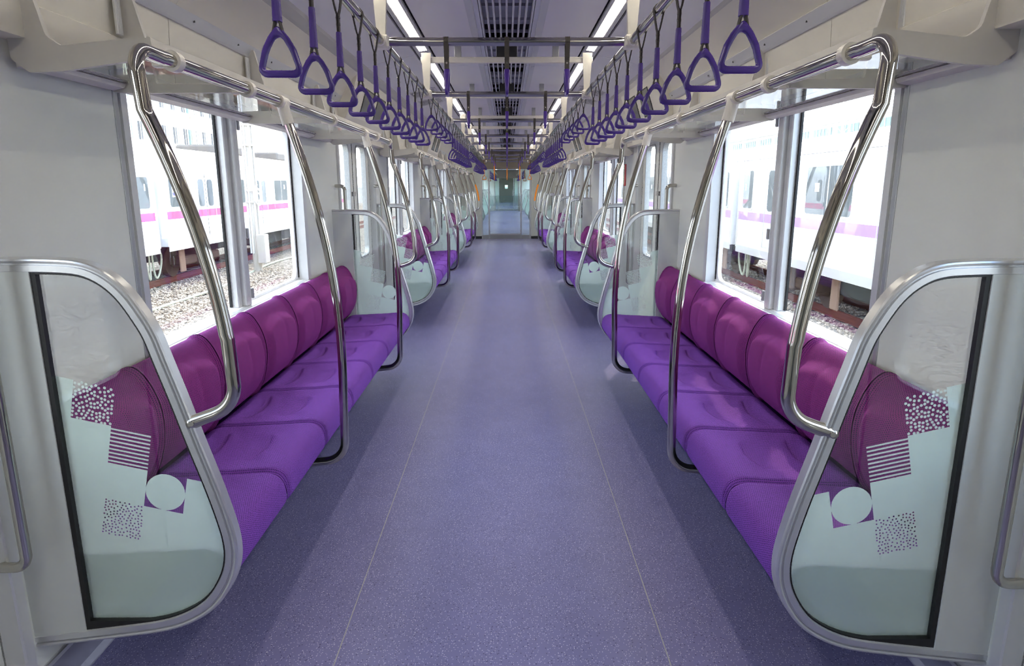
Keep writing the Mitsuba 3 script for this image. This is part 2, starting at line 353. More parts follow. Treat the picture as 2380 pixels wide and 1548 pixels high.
# lamps between the cross bars
lampcuts = [0.9] + [b + 0.37 for b in BARS] + [Y_END - 0.3]
for s in (-1, 1):
    for i in range(len(lampcuts) - 1):
        a, b = (lampcuts[i] + 0.07, lampcuts[i + 1] - 0.07)
        if i == 0: a = -1.5
        t = thing('ceiling_lamp', f'{ORD[i]} long flat ceiling lamp in the {SN[s]} row, counted from the camera', 'lamp')
        X = lambda v: OX + s * v
        le = trimesh.Trimesh([(X(0.53), a + 0.035, 2.246), (X(0.585), a, 2.246), (X(0.585), b, 2.246), (X(0.53), b - 0.035, 2.246)], [(0, 1, 2), (0, 2, 3)], process=False)
        if le.face_normals[0][2] > 0: le.invert()
        one(t + '__lens', le, 'm_white', emitter={'type': 'area', 'radiance': {'type': 'rgb', 'value': list(LAMP)}})
        one(t + '__flange', cat([cbox(X(0.586), X(0.612), a - 0.12, b + 0.12, 2.244, 2.262, 0.002), cbox(X(0.513), X(0.529), a - 0.12, b + 0.12, 2.244, 2.262, 0.002), cbox(X(0.513), X(0.612), a - 0.14, a + 0.001, 2.247, 2.262), cbox(X(0.513), X(0.612), b - 0.001, b + 0.14, 2.247, 2.262)]), 'm_alu_matt')
        one(t + '__housing', cbox(X(0.498), X(0.632), a - 0.14, b + 0.14, 2.268, 2.30), 'm_recess')

for s in (-1, 1):
    for d in range(1, 4):
        for k in range(2):
            yc = pnear(d, s) + 0.02 + 0.62 * k
            t = thing('ceiling_grille', f'{["nearer", "farther"][k]} perforated patch in the pale ceiling beside the {ORD[d]} {SN[s]} doorway', 'grille')
            plane = lambda x: 2.2465 + (x + 0.645) * 0.205
            def disc(x, y, r): return trimesh.Trimesh(np.array([(x + r * math.cos(a), y + r * math.sin(a), plane(x + r * math.cos(a)) - 0.0045) for a in np.arange(8) * math.pi / 4]), [(0, i + 1, i) for i in range(1, 7)], process=False)
            pl = hull([(x, y, plane(x) + dz) for x in (-0.90, -0.655) for y in (yc, yc + 0.34) for dz in (-0.003, 0.01)])
            hol = cat([disc(-0.885 + 0.0155 * i + 0.0075 * (j % 2), yc + 0.02 + 0.02 * j, 0.0052) for i in range(14) for j in range(16)])
            one(t + '__plate', mir(pl) if s > 0 else pl, 'm_ceiling', dx=OX)
            h = one(t + '__holes', mir(hol) if s > 0 else hol, 'm_recess', dx=OX); labels[h] = {'kind': 'stuff', 'label': 'dark round perforations'}

# ------------------------------------------------------------------ long grab rails and cross bars
ZR = 1.936
RXL = 0.487
for s in (-1, 1):
    t = thing('overhead_grab_rail', f'long chrome overhead rail the {SN[s]} row of straps hangs from', 'grab rail')
    one(t + '__tube', tube([(OX + s * 0.507, Y_BACK + 0.3, ZR), (OX + s * 0.507, Y_END - 1.2, ZR)], 0.0165, 20), 'm_chrome', smooth=40)
def bar_parts():
    d = {}
    d['bar'] = tube([(-0.487, 0, 0), (0.487, 0, 0)], 0.0165, 20)
    post = lambda s: hull([(s * (0.507 + dx), dy, z) for z, w in ((0.02, 0.017), (0.245, 0.031)) for dx in (-w, w) for dy in (-0.012, 0.012)])
    fit = lambda s: cat([cbox(s * 0.475, s * 0.535, -0.028, 0.028, -0.028, 0.024, 0.008), cyl((s * 0.507, 0, 0), 0.021, 0.10, 'y', 20)])
    d['beam'] = cat([cbox(-0.545, 0.545, -0.014, 0.014, 0.190, 0.226, 0.003)])
    d['post'] = post; d['fitting'] = fit
    return d
_bp = bar_parts()
bp_ply = {'hanger': mikit.ply(cat([cbox(s_ * 0.31 - 0.021, s_ * 0.31 + 0.021, -0.01, 0.01, 0.224, 0.318, 0.002) for s_ in (-1,)])), 'hanger_r': mikit.ply(cbox(0.289, 0.331, -0.01, 0.01, 0.224, 0.318, 0.002)), 'hub': mikit.ply(cbox(-0.065, 0.065, -0.022, 0.012, 0.216, 0.318, 0.003)), 'bar': mikit.ply(_bp['bar'], smooth=40), 'beam': mikit.ply(_bp['beam'])}
for s in (-1, 1):
    bp_ply['post', s] = mikit.ply(_bp['post'](s)); bp_ply['fitting', s] = mikit.ply(_bp['fitting'](s), smooth=35)
    bp_ply['cap', s] = mikit.ply(cbox(s * 0.49, s * 0.545, -0.018, -0.0135, 0.198, 0.222, 0.002))
for i, yb in enumerate(BARS):
    t = thing('cross_grab_bar', f'{ORD[i]} chrome cross bar over the aisle from the camera, held by two pale posts', 'grab bar')
    put(t + '__bar', bp_ply['bar'], 'm_chrome', OX, yb, ZR)
    put(t + '__beam', bp_ply['beam'], 'm_fitting', OX, yb + 0.03, ZR)
    put(t + '__hanger', bp_ply['hanger'], 'm_steel', OX, yb + 0.045, ZR); put(t + '__hanger', bp_ply['hanger_r'], 'm_steel', OX, yb + 0.045, ZR)
    put(t + '__hub', bp_ply['hub'], 'm_dark', OX, yb + 0.045, ZR)
    for s in (-1, 1):
        put(t + '__post', bp_ply['post', s], 'm_fitting', OX, yb + 0.0, ZR)
        put(t + '__fitting', bp_ply['fitting', s], 'm_fitting', OX, yb, ZR)
        put(t + '__cap', bp_ply['cap', s], 'm_white', OX, yb + 0.03, ZR)

# ------------------------------------------------------------------ strap handles
def tri_ring(dz, thick_top, thick_bot):
    def circ(x, z, r): return sg.Point(x, z).buffer(r, quad_segs=16)
    outer = so.unary_union([circ(0, -0.0105, 0.0092), circ(0.0125, -0.031, 0.0125), circ(-0.0125, -0.031, 0.0125), circ(0.0245, -0.054, 0.0135), circ(-0.0245, -0.054, 0.0135), circ(0.0295, -0.0905, 0.0185), circ(-0.0295, -0.0905, 0.0185)]).convex_hull
    inner = so.unary_union([circ(0, -0.0390, 0.0142), circ(0.0115, -0.050, 0.0098), circ(-0.0115, -0.050, 0.0098), circ(0.0185, -0.062, 0.0085), circ(-0.0185, -0.062, 0.0085), circ(0.0295, -0.0875, 0.0055), circ(-0.0295, -0.0875, 0.0055)]).convex_hull
    c = np.array([0, -0.07]); n, m = 56, 12; rings = []
    for k in range(n):
        a = k / n * 2 * math.pi; d = np.array([math.sin(a), math.cos(a)])
        ray = sg.LineString([c, c + d * 0.2])
        far = np.array(ray.intersection(outer).coords[-1]); near = np.array(ray.intersection(inner).coords[-1])
        mid, hw = (far + near) / 2, (far - near) / 2
        tt = np.clip(-mid[1] / 0.10, 0, 1); th = thick_top + (thick_bot - thick_top) * tt
        ring = []
        for j in range(m):
            b = j / m * 2 * math.pi; cb, sb = math.cos(b), math.sin(b)
            e = 0.62; q = mid + hw * math.copysign(abs(cb) ** e, cb)
            ring.append((q[0], th / 2 * math.copysign(abs(sb) ** e, sb), q[1] + dz))
        rings.append(ring)
    r = np.array(rings); r = np.concatenate([r, r[:1]])
    me = loft(r, caps=False); me.merge_vertices()
    if me.volume < 0: me.invert()
    return me
def belt(zend, w=0.0095, r=0.0178):
    a = np.radians(np.linspace(-25, 205, 24)); arc = [(r * math.cos(x), r * math.sin(x)) for x in a]
    pts = [(0.0022, zend), (0.0022, -0.07), (0.006, -0.058)] + arc + [(-0.006, -0.058), (-0.0022, -0.07), (-0.0022, zend)]
    poly = sg.LineString(pts).buffer(0.0014, join_style='round', quad_segs=3)
    return prism_xz(poly, -w, w)
def strap_parts(long=0.0):
    d = {}
    d['belt'] = belt(-0.126)
    d['rivet'] = [cyl((0, 0, z), 0.004, 0.013, 'x', 10) for z in (-0.078, -0.097)]
    zs = np.linspace(-0.119, -0.217 - long, 7); rings = []
    for z in zs:
        k = (z + 0.119) / (-0.098 - long); hx, hy = 0.0076 + 0.0024 * k, 0.0105 + 0.002 * k; a = np.arange(20) / 20 * 2 * math.pi
        rings.append(np.c_[hx * np.sign(np.cos(a)) * abs(np.cos(a)) ** 0.75, hy * np.sign(np.sin(a)) * abs(np.sin(a)) ** 0.75, np.full(20, z)])
    d['sleeve'] = loft(np.array(rings))
    d['cord'] = cat([prism_xz(sg.LineString([(sx * 0.004, -0.212 - long), (sx * 0.0095, -0.237 - long), (sx * 0.0115, -0.246 - long)]).buffer(0.0017), -0.008, 0.008) for sx in (-1, 1)])
    d['ring'] = tri_ring(-0.225 - long, 0.020, 0.016)
    return d
def short_parts():
    return {'belt': belt(-0.108), 'rivet': [cyl((0, sy, z), 0.0042, 0.0075, 'x', 10) for z in (-0.064, -0.081) for sy in (0,)], 'ring': tri_ring(-0.1, 0.027, 0.012)}
rz = lambda m, a: m.copy().apply_transform(trimesh.transformations.rotation_matrix(a, [0, 0, 1]))
KIT = {}
for name, parts in (('long', strap_parts()), ('short', short_parts()), ('drop', strap_parts(0.10))):
    for turned in (0, 1):
        k = {}
        for pn, m in parts.items():
            ms = m if isinstance(m, list) else [m]
            k[pn] = [mikit.ply(rz(q, math.pi / 2) if turned else q, smooth=False if pn in ('belt', 'cord') else 40) for q in ms]
        KIT[name, turned] = k
SMAT = {'belt': 'm_belt', 'cord': 'm_belt', 'rivet': 'm_chrome', 'sleeve': 'm_sleeve', 'ring': 'm_purple'}
PN = {'belt': 'belt', 'cord': 'cord', 'rivet': 'rivet', 'sleeve': 'sleeve', 'ring': 'handle'}
def strap(kind, turned, x, y, label, group=None, orange=False, parts=None):
    t = thing('strap_handle', label, 'strap handle', group)
    for pn, ps in KIT[kind, turned].items():
        if parts and pn not in parts: continue
        for q in ps:
            put(f'{t}__{PN[pn]}', q, 'm_orange' if orange and pn in ('sleeve', 'ring', 'belt', 'cord') else SMAT[pn], x, y, ZR)
for s in (-1, 1):
    xr = OX + s * 0.507
    sh = 0.0 if s < 0 else -0.05
    for b in range(3):
        for k in range(10):
            y = 1.575 + PIT * b + 0.283 * k + sh * (1 if b == 0 else 1)
            if b == 2 and False: continue
            strap('long', 0, xr, y, f'purple triangular strap with a long sleeve, {ORD[k]} of ten hanging over the {BN[b]} {SN[s]} bench')
        for k in range(5):
            y = 4.63 + PIT * b + 0.345 * k + sh
            strap('short', 0, xr, y, f'purple triangular strap on a short belt, {ORD[k]} of five hanging by the {BN[b]} {SN[s]} doorway' if y < 14.6 else f'purple short strap, {ORD[k]} of five hanging by the last {SN[s]} doorway')
    strap('drop', 0, xr, 15.13, f'orange strap hanging at the far {SN[s]} end beside the gangway door', orange=True)
for i, yb in enumerate(BARS):
    for j, xx in enumerate((-0.246, 0.0, 0.246)):
        strap('short', 1, OX + xx, yb, f'purple strap seen edge on, {["left", "middle", "right"][j]} one of three on the {ORD[i]} cross bar', orange=False)
tb = thing('cross_grab_bar', 'last chrome cross bar before the gangway door, with orange straps', 'grab bar')
put(tb + '__bar', bp_ply['bar'], 'm_chrome', OX, 16.0, ZR)
for s in (-1, 1): put(tb + '__fitting', bp_ply['fitting', s], 'm_fitting', OX, 16.0, ZR)
for j, xx in enumerate((-0.30, 0.0, 0.30)):
    strap('drop', 1, OX + xx, 16.0, f'orange strap, {["left", "middle", "right"][j]} one of three on the last cross bar', orange=True)

# ------------------------------------------------------------------ glass seat-end partitions
outer_pts = [(-1.222, 1.205), (-1.12, 1.205), (-1.02, 1.203), (-0.957, 1.195), (-0.894, 1.163), (-0.85, 1.12), (-0.819, 1.075), (-0.799, 1.034), (-0.784, 0.985), (-0.754, 0.879), (-0.72, 0.752), (-0.69, 0.645), (-0.667, 0.55), (-0.6555, 0.469), (-0.664, 0.403), (-0.691, 0.344), (-0.73, 0.298), (-0.782, 0.262), (-0.85, 0.234), (-0.94, 0.217), (-1.08, 0.199), (-1.222, 0.182)]
OUT = smooth_path([(x - 0.013 * np.interp(z, [0.2, 0.34, 1.08, 1.19], [0, 1, 1, 0]), z) for x, z in outer_pts], 110)
def inset(path, d):
    t = np.gradient(path, axis=0); t /= np.linalg.norm(t, axis=1, keepdims=True)
    return path - np.c_[-t[:, 1], t[:, 0]] * d
FR_IN = inset(OUT, 0.032)
XP = -1.085
glass_poly = sg.Polygon(np.vstack([FR_IN, FR_IN[:1]])).buffer(0).intersection(sg.box(XP, 0, 0, 2))
glass_poly = max(glass_poly.geoms, key=lambda g: g.area) if hasattr(glass_poly, 'geoms') else glass_poly
def part_frame():
    prof = [(0.0, -0.012), (-0.0025, -0.0165), (-0.0065, -0.018), (-0.0105, -0.0165), (-0.0125, -0.0125), (-0.0155, -0.0125), (-0.0165, -0.0175), (-0.031, -0.0175), (-0.034, -0.012), (-0.034, 0.016), (-0.031, 0.0215), (-0.0165, 0.0215), (-0.0155, 0.0165), (-0.0125, 0.0165), (-0.0105, 0.0205), (-0.0065, 0.022), (-0.0025, 0.0205), (0.0, 0.016)]
    return sweep_frame(OUT, prof)
def part_gasket(y0, y1):
    return prism_xz(glass_poly.buffer(0.001).difference(glass_poly.buffer(-0.0055).intersection(sg.box(XP + 0.013, 0.258, 0, 2))), y0, y1)
def part_panel():
    pan = sg.Polygon(np.vstack([FR_IN, FR_IN[:1]])).buffer(0.004).intersection(sg.box(-1.222, 0, XP + 0.001, 2))
    pan = max(pan.geoms, key=lambda g: g.area) if hasattr(pan, 'geoms') else pan
    return prism_xz(pan, -0.016, 0.016)
S0 = np.array([-1.031, 0.909]); E1 = np.array([0.0957, -0.0222]); E2 = np.array([-0.0207, -0.0962])
Sx = lambda i, j: tuple(S0 + i * E1 + j * E2)
def part_film():
    stair = [tuple(S0 - E1 * 1.2), Sx(0, 0), Sx(0, 1), Sx(1, 1), Sx(1, 2), Sx(2, 2), Sx(2, 3), Sx(3, 3), Sx(3, 2), tuple(np.array(Sx(3, 2)) + E1 * 1.5), (-0.4, 0.1), (-1.4, 0.1), (-1.4, 0.95)]
    frost = sg.Polygon(stair).buffer(0)
    rr = random.Random(3); white, clear = [], []
    for tgt, cell, sp, rad in ((white, (0, 0), 0.084, 0.0036), (clear, (1, 3), 0.072, 0.0021)):
        pts = []
        tries = 0
        while tries < 9000:
            tries += 1
            q = (rr.uniform(0.02, 0.98), rr.uniform(0.02, 0.98))
            if all((q[0] - a[0]) ** 2 + (q[1] - a[1]) ** 2 > sp * sp for a in pts): pts.append(q)
        for q in pts: tgt.append(sg.Point(*(np.array(Sx(*cell)) + q[0] * E1 + q[1] * E2)).buffer(rad, quad_segs=3))
    bars = [sg.Polygon([np.array(Sx(1, 1)) + E2 * a, np.array(Sx(1, 1)) + E1 + E2 * a, np.array(Sx(1, 1)) + E1 + E2 * (a + 0.045), np.array(Sx(1, 1)) + E2 * (a + 0.045)]) for a in np.arange(9) * 0.107 + 0.055]
    disc = sg.Point(*(np.array(Sx(2, 2)) + 0.5 * E1 + 0.5 * E2)).buffer(0.0492, quad_segs=16)
    film = so.unary_union([frost.difference(so.unary_union(clear))] + white + bars + [disc]).intersection(glass_poly.buffer(-0.002))
    return flat_xz(film, 0.0035)
def part_glass():
    return flat_xz(glass_poly, 0.0)
def part_lowrail():
    return cbox(-1.222, -1.2, -0.02, 0.02, 0.14, 1.21, 0.004)
def partition(y, s, label, dx=0.0, group=None, far=False):
    t = thing('seat_end_partition', label, 'partition', group)
    put(t + '__frame', P('p_frame', s, part_frame, 28), 'm_alu', dx, y)
    put(t + '__gasket', P(f'p_gasket{far}', s, lambda: part_gasket(*((0.0045, 0.0125) if far else (-0.0125, 0.002)))), 'm_black', dx, y)
    put(t + '__side_panel', P('p_panel', s, part_panel), 'm_steelpanel', dx, y)
    put(t + '__glass', P('p_glass', s, part_glass), 'm_panelglass', dx, y)
    k = put(t + '__frosted_film', P('p_film', s, part_film), 'm_film', dx, y)
    labels[k] = {'label': 'frosted film with clear squares, stripes, dots and a disc'}
mat('m_seam', (158, 156, 164), 0.5)
mat('m_upturn', (128, 128, 146), 0.4, 0.2)
mat('m_steelpanel', (204, 208, 205), 0.35, 0.15)
for s in (-1, 1):
    for b in range(4):
        partition(pnear(b, s), s, f'glass partition at the near end of the {BN[b]} {SN[s]} bench' if b < 3 else f'last {SN[s]} glass partition, at the far wheelchair space')
        if b < 3: partition(pnear(b, s) + LB, s, f'glass partition at the far end of the {BN[b]} {SN[s]} bench', far=True)

# ------------------------------------------------------------------ benches
SW = LB / 7 - 0.0075
def grid_mesh(prof, w, disp, nv):
    """profile (M,2) in XZ along Y in [-w/2, w/2]; disp(u, v) moves points along the outward normal. returns mesh, uv."""
    p = np.array(prof, float); t = np.gradient(p, axis=0); t /= np.linalg.norm(t, axis=1, keepdims=True); n = np.c_[-t[:, 1], t[:, 0]]
    al = np.r_[0, np.cumsum(np.linalg.norm(np.diff(p, axis=0), axis=1))]; u = al / al[-1]
    vv = np.linspace(-1, 1, nv); vv = np.sign(vv) * (1 - (1 - abs(vv)) ** 1.25)
    U, V = np.meshgrid(u, vv, indexing='ij'); d = disp(U, V)
    X = p[:, 0][:, None] + n[:, 0][:, None] * d; Z = p[:, 1][:, None] + n[:, 1][:, None] * d; Y = V * w / 2
    v = np.stack([X, Y, Z], -1).reshape(-1, 3); m, k = U.shape
    i, j = np.meshgrid(np.arange(m - 1), np.arange(k - 1), indexing='ij'); a = (i * k + j).ravel()
    f = np.vstack([np.c_[a, a + k, a + k + 1], np.c_[a, a + k + 1, a + 1]])
    uv = np.stack([np.repeat(al, k), Y.ravel()], -1)
    return trimesh.Trimesh(v, f, process=False), uv
sst = lambda a, b, x: (lambda t: t * t * (3 - 2 * t))(np.clip((x - a) / (b - a), 0, 1))
def cushion_mesh():
    prof = smooth_path([(-1.15, 0.425), (-1.13, 0.440), (-1.05, 0.452), (-0.95, 0.458), (-0.85, 0.462), (-0.775, 0.466), (-0.735, 0.461), (-0.712, 0.445), (-0.701, 0.42), (-0.698, 0.39), (-0.704, 0.362), (-0.725, 0.35)], 112)
    def disp(U, V):
        edge = 1 - abs(V)                                   # 0 at the seam
        d = -0.013 * (1 - sst(0, 0.085, edge)) * (1 - 0.6 * sst(0.80, 0.95, U))
        bowl = np.exp(-((U - 0.38) / 0.26) ** 2) * np.cos(np.clip(V, -1, 1) * math.pi / 2) ** 1.2
        d = d - 0.020 * bowl
        roll = np.exp(-((U - 0.70) / 0.10) ** 2) * 0.004 * (1 - abs(V) ** 3)
        d = d + roll
        for xc, bulge, vm in ((-1.052, 0.040, 0.70), (-0.878, 0.045, 0.56)):   # two curved stitched creases
            ub = np.interp(xc, prof[:70, 0], np.linspace(0, 1, len(prof))[:70])
            du = U - (ub + bulge * (1 - (V / vm) ** 2)); ins = sst(vm, vm * 0.72, abs(V))
            d = d - 0.010 * np.exp(-(du / 0.011) ** 2) * ins + 0.006 * np.exp(-((du - 0.05) / 0.045) ** 2) * ins - 0.007 * np.exp(-((du + 0.05) / 0.05) ** 2) * ins
        return d
    return grid_mesh(prof, SW, disp, 54)
def back_mesh():
    prof = smooth_path([(-1.205, 0.772), (-1.200, 0.796), (-1.182, 0.804), (-1.152, 0.797), (-1.127, 0.770), (-1.109, 0.735), (-1.095, 0.69), (-1.089, 0.64), (-1.092, 0.59), (-1.102, 0.54), (-1.118, 0.49), (-1.14, 0.452), (-1.165, 0.43)], 60)[::-1]
    def disp(U, V):
        up = 1 - U                                            # 0 at the top
        edge = 1 - abs(V)
        d = -0.014 * (1 - sst(0, 0.10, edge)) * sst(0.02, 0.16, up)
        arch = sst(0.24, 0.36, up - 0.10 * V ** 2) * sst(0.96, 0.66, abs(V)) * sst(1.02, 0.66, up)
        d = d - 0.030 * arch
        fold = np.exp(-((V - 0.16 + 0.10 * up) / 0.07) ** 2) * sst(0.18, 0.34, up) * sst(0.82, 0.45, up)
        d = d + 0.006 * fold
        return d
    m, uv = grid_mesh(prof, SW, disp, 48)
    if m.face_normals[:, 0].mean() < 0: m.invert()
    return m, uv
_cm, _cuv = cushion_mesh()
if _cm.face_normals[:, 2].mean() < 0: _cm.invert()
_bm, _buv = back_mesh()
SEAT = {}
for s in (-1, 1):
    f = mir if s > 0 else (lambda m: m)
    SEAT['c', s] = mikit.ply(f(_cm), smooth=True, uv=_cuv); SEAT['b', s] = mikit.ply(f(_bm), smooth=True, uv=_buv)
def end_cap(prof):
    return None
for s in (-1, 1):
    mm = mir if s > 0 else (lambda m: m)
    for b in range(3):
        p = pnear(b, s)
        t = thing('bench_seat', f'purple seven seat fabric bench, {BN[b]} on the {SN[s]} side from the camera', 'bench')
        for k in range(7):
            y = p + LB / 7 * (k + 0.5)
            put(t + '__seat_cushion', SEAT['c', s], 'm_cushion', 0, y)
            put(t + '__backrest', SEAT['b', s], 'm_back', 0, y)
        core_b = [(-1.21, 0.42), (-1.16, 0.43), (-1.128, 0.49), (-1.112, 0.55), (-1.106, 0.63), (-1.112, 0.68), (-1.126, 0.735), (-1.15, 0.775), (-1.175, 0.79), (-1.21, 0.79)]
        core_c = [(-1.21, 0.34), (-0.73, 0.35), (-0.722, 0.37), (-0.722, 0.40), (-0.75, 0.408), (-1.21, 0.395)]
        one(t + '__backrest_core', mm(prism_xz(core_b, p + 0.02, p + LB - 0.02)), 'm_back_plain')
        one(t + '__cushion_core', mm(prism_xz(core_c, p + 0.02, p + LB - 0.02)), 'm_cushion_plain')
        one(t + '__seat_pan', mm(prism_xz([(-1.215, 0.28), (-1.02, 0.30), (-0.76, 0.335), (-0.74, 0.349), (-1.215, 0.35)], p + 0.02, p + LB - 0.02)), 'm_dark')
        one(t + '__heater_box', mm(cbox(-1.214, -1.08, p + 0.1, p + LB - 0.1, 0.125, 0.28, 0.01)), 'm_dark')
        one(t + '__top_trim', mm(cbox(-1.216, -1.200, p + 0.02, p + LB - 0.02, 0.765, 0.785, 0.003)), 'm_dark')
mat('m_back_plain', (104, 34, 104), 0.9)
mat('m_cushion_plain', (72, 34, 112), 0.9)

# ------------------------------------------------------------------ luggage racks with their rails and poles
RX, RZ = -0.80, 1.660
RING = [0.175, 0.645, 1.665, 2.705, 3.15]     # rack brackets, from the near partition
TEE = [0.955, 2.355]
NY, FY = -0.004, LB - 0.004
def rack_end_plate():
    pl = sg.Polygon([(-1.212, 1.93), (-1.212, 1.672), (-1.170, 1.640), (-1.09, 1.643), (-0.91, 1.668), (-0.845, 1.690), (-0.845, 1.716), (-0.893, 1.722), (-1.085, 1.702), (-1.118, 1.725), (-1.165, 1.93)])
    return prism_xz(pl.buffer(0.018, quad_segs=5).buffer(-0.036, quad_segs=5).buffer(0.018, quad_segs=5), -0.007, 0.007)
def rack_bracket():
    pl = so.unary_union([sg.Polygon([(-1.214, 1.965), (-1.214, 1.66), (-1.07, 1.66), (-1.08, 1.685), (-1.096, 1.80), (-1.135, 1.965), (-1.214, 1.965)]), sg.Polygon([(-1.214, 1.652), (-1.15, 1.648), (-0.83, 1.650), (-0.82, 1.662), (-0.835, 1.674), (-1.10, 1.677), (-1.214, 1.69)])])
    return prism_xz(pl.buffer(0.004).buffer(-0.004), -0.008, 0.008)
def ring_mesh():
    return cat([cyl((RX, 0, RZ), 0.0245, 0.026, 'y', 24), cbox(-0.85, RX - 0.015, -0.011, 0.011, RZ - 0.014, RZ + 0.016, 0.004)])
def tee_mesh():
    a = cyl((RX, 0, RZ), 0.0225, 0.075, 'y', 24)
    b = tube([(RX + 0.004, 0, RZ - 0.005), (RX + 0.021, 0, RZ - 0.078)], 0.0215, 22)
    return cat([a, b])
def tpole_mesh():
    pts = [(RX + 0.015, RZ - 0.05), (-0.735, 1.443), (-0.661, 1.097), (-0.637, 0.80), (-0.640, 0.55)]
    c = smooth_path(pts, 40)
    q = fillet([(-0.640, 0.56), (-0.646, 0.29), (-0.80, 0.275)], 0.085, 12)
    return tube([(x, 0, z) for x, z in np.vstack([c[:-1], q])], 0.0165, 18)
def epole_mesh(sgn):
    """end pole: rail bends down, leans inwards, curls back onto the partition frame. sgn +1: the rail runs towards +Y."""
    rail = [(RX, 0.12 * sgn, RZ), (RX, 0.055 * sgn, RZ)]
    top = fillet([(RX, 0.12 * sgn, RZ), (RX, 0.0, RZ), (RX + 0.010, 0.0, RZ - 0.13)], 0.052, 10)
    low = smooth_path([(RX + 0.010, RZ - 0.13), (-0.743, 1.404), (-0.676, 1.14), (-0.657, 1.00)], 26)
    curl = fillet([(-0.657, 1.01), (-0.650, 0.843), (-0.762, 0.802)], 0.085, 12)
    pts = list(top[:-1]) + [(x, 0, z) for x, z in low[:-1]] + [(x, 0, z) for x, z in curl]
    return tube(pts, 0.0165, 18)
def pole_foot():
    e = trimesh.creation.icosphere(3, 0.0168); e.apply_translation((-0.762, 0, 0.802))
    return cat([e, cyl((-0.757, -0.0172, 0.804), 0.0065, 0.003, 'y', 14)])
for s in (-1, 1):
    mm = mir if s > 0 else (lambda m: m)
    for b in range(3):
        p = pnear(b, s); dx = 0.01
        t = thing('luggage_rack', f'glass luggage rack above the {BN[b]} {SN[s]} bench', 'luggage rack')
        for k, ry in enumerate(RING):
            if k in (0, 4): put(t + '__end_plate', P('rk_end', s, rack_end_plate), 'm_rackgrey', dx, p + ry + (0.035 if k == 0 else -0.02))
            else: put(t + '__bracket', P('rk_br', s, rack_bracket), 'm_rackgrey', dx, p + ry)
            put(t + '__clip', P('rk_clip', s, lambda: cat([cbox(-1.162, -1.153, -0.05, -0.02, 1.81, 1.93, 0.002), cbox(-1.153, -1.1515, -0.039, -0.032, 1.83, 1.91)])), 'm_alu_matt', dx, p + ry)
            put(t + '__ring', P('rk_ring', s, ring_mesh, 35), 'm_fitting', dx, p + ry)
            if k < 4:
                a, c = p + ry + (0.045 if k == 0 else 0.012), p + RING[k + 1] - (0.03 if k == 3 else 0.012)
                q = trimesh.Trimesh([(-1.185, a, 1.676), (-0.868, a, 1.676), (-0.868, c, 1.676), (-1.185, c, 1.676)], [(0, 1, 2), (0, 2, 3)], process=False)
                one(t + '__glass_shelf', mm(q), 'm_rackglass', dx=dx)
                one(t + '__wall_rail', mm(prism_xz([(-1.212, 1.655), (-1.176, 1.662), (-1.17, 1.674), (-1.176, 1.682), (-1.212, 1.682)], a, c)), 'm_rackgrey', dx=dx)
                one(t + '__shelf_gasket', mm(cbox(-1.176, -1.162, a, c, 1.6775, 1.684)), 'm_black', dx=dx)
        one(t + '__front_rail', mm(prism_xz([(-0.872, 1.664), (-0.852, 1.660), (-0.846, 1.672), (-0.85, 1.715), (-0.858, 1.718), (-0.863, 1.684), (-0.872, 1.684)], p + RING[0], p + RING[4])), 'm_rackgrey', dx=dx)
        one(t + '__grab_rail', mm(tube([(RX, p + NY + 0.12, RZ), (RX, p + FY - 0.12, RZ)], 0.0165, 20)), 'm_chrome', smooth=40, dx=dx)
        for k, ty in enumerate(TEE):
            g = thing('stanchion_pole', f'bowed chrome pole, {["nearer", "farther"][k]} of the two standing in front of the {BN[b]} {SN[s]} bench', 'pole')
            put(g + '__socket', P('tee', s, tee_mesh, 35), 'm_fitting', dx, p + ty)
            put(g + '__tube', P('tpole', s, tpole_mesh, 40), 'm_chrome', dx, p + ty)
        for k, (ey, sg_) in enumerate(((NY, 1), (FY, -1))):
            g = thing('end_pole', f'curled chrome pole meeting the {["near", "far"][k]} glass partition of the {BN[b]} {SN[s]} bench', 'pole')
            put(g + '__tube', P(f'epole{sg_}', s, lambda: epole_mesh(sg_), 40), 'm_chrome', dx, p + ey)
            put(g + '__foot', P('efoot', s, pole_foot, 30), 'm_chrome', dx, p + ey - (0.0 if k == 0 else 0))
    p = pnear(3, s)
    g = thing('end_pole', f'curled chrome pole with an orange grip at the last {SN[s]} partition', 'pole')
    put(g + '__tube', P('epole1', s, lambda: epole_mesh(1), 40), 'm_chrome', 0.01, p + NY)
    put(g + '__foot', P('efoot', s, pole_foot, 30), 'm_chrome', 0.01, p + NY)
    lowp = smooth_path([(RX + 0.014, RZ - 0.13), (-0.743, 1.404), (-0.676, 1.14), (-0.658, 0.98)], 26)[6:24]
    one(g + '__orange_grip', mm(tube([(x, 0, z) for x, z in lowp], 0.0195, 16)), 'm_orange', smooth=40, dx=0.01, dy=p + NY)
    one(g + '__wall_bracket', mm(tube([(RX, 0.12, RZ), (RX, 0.5, RZ), (-1.215, 0.5, RZ)], 0.0165, 14)), 'm_chrome', smooth=40, dx=0.01, dy=p + NY)

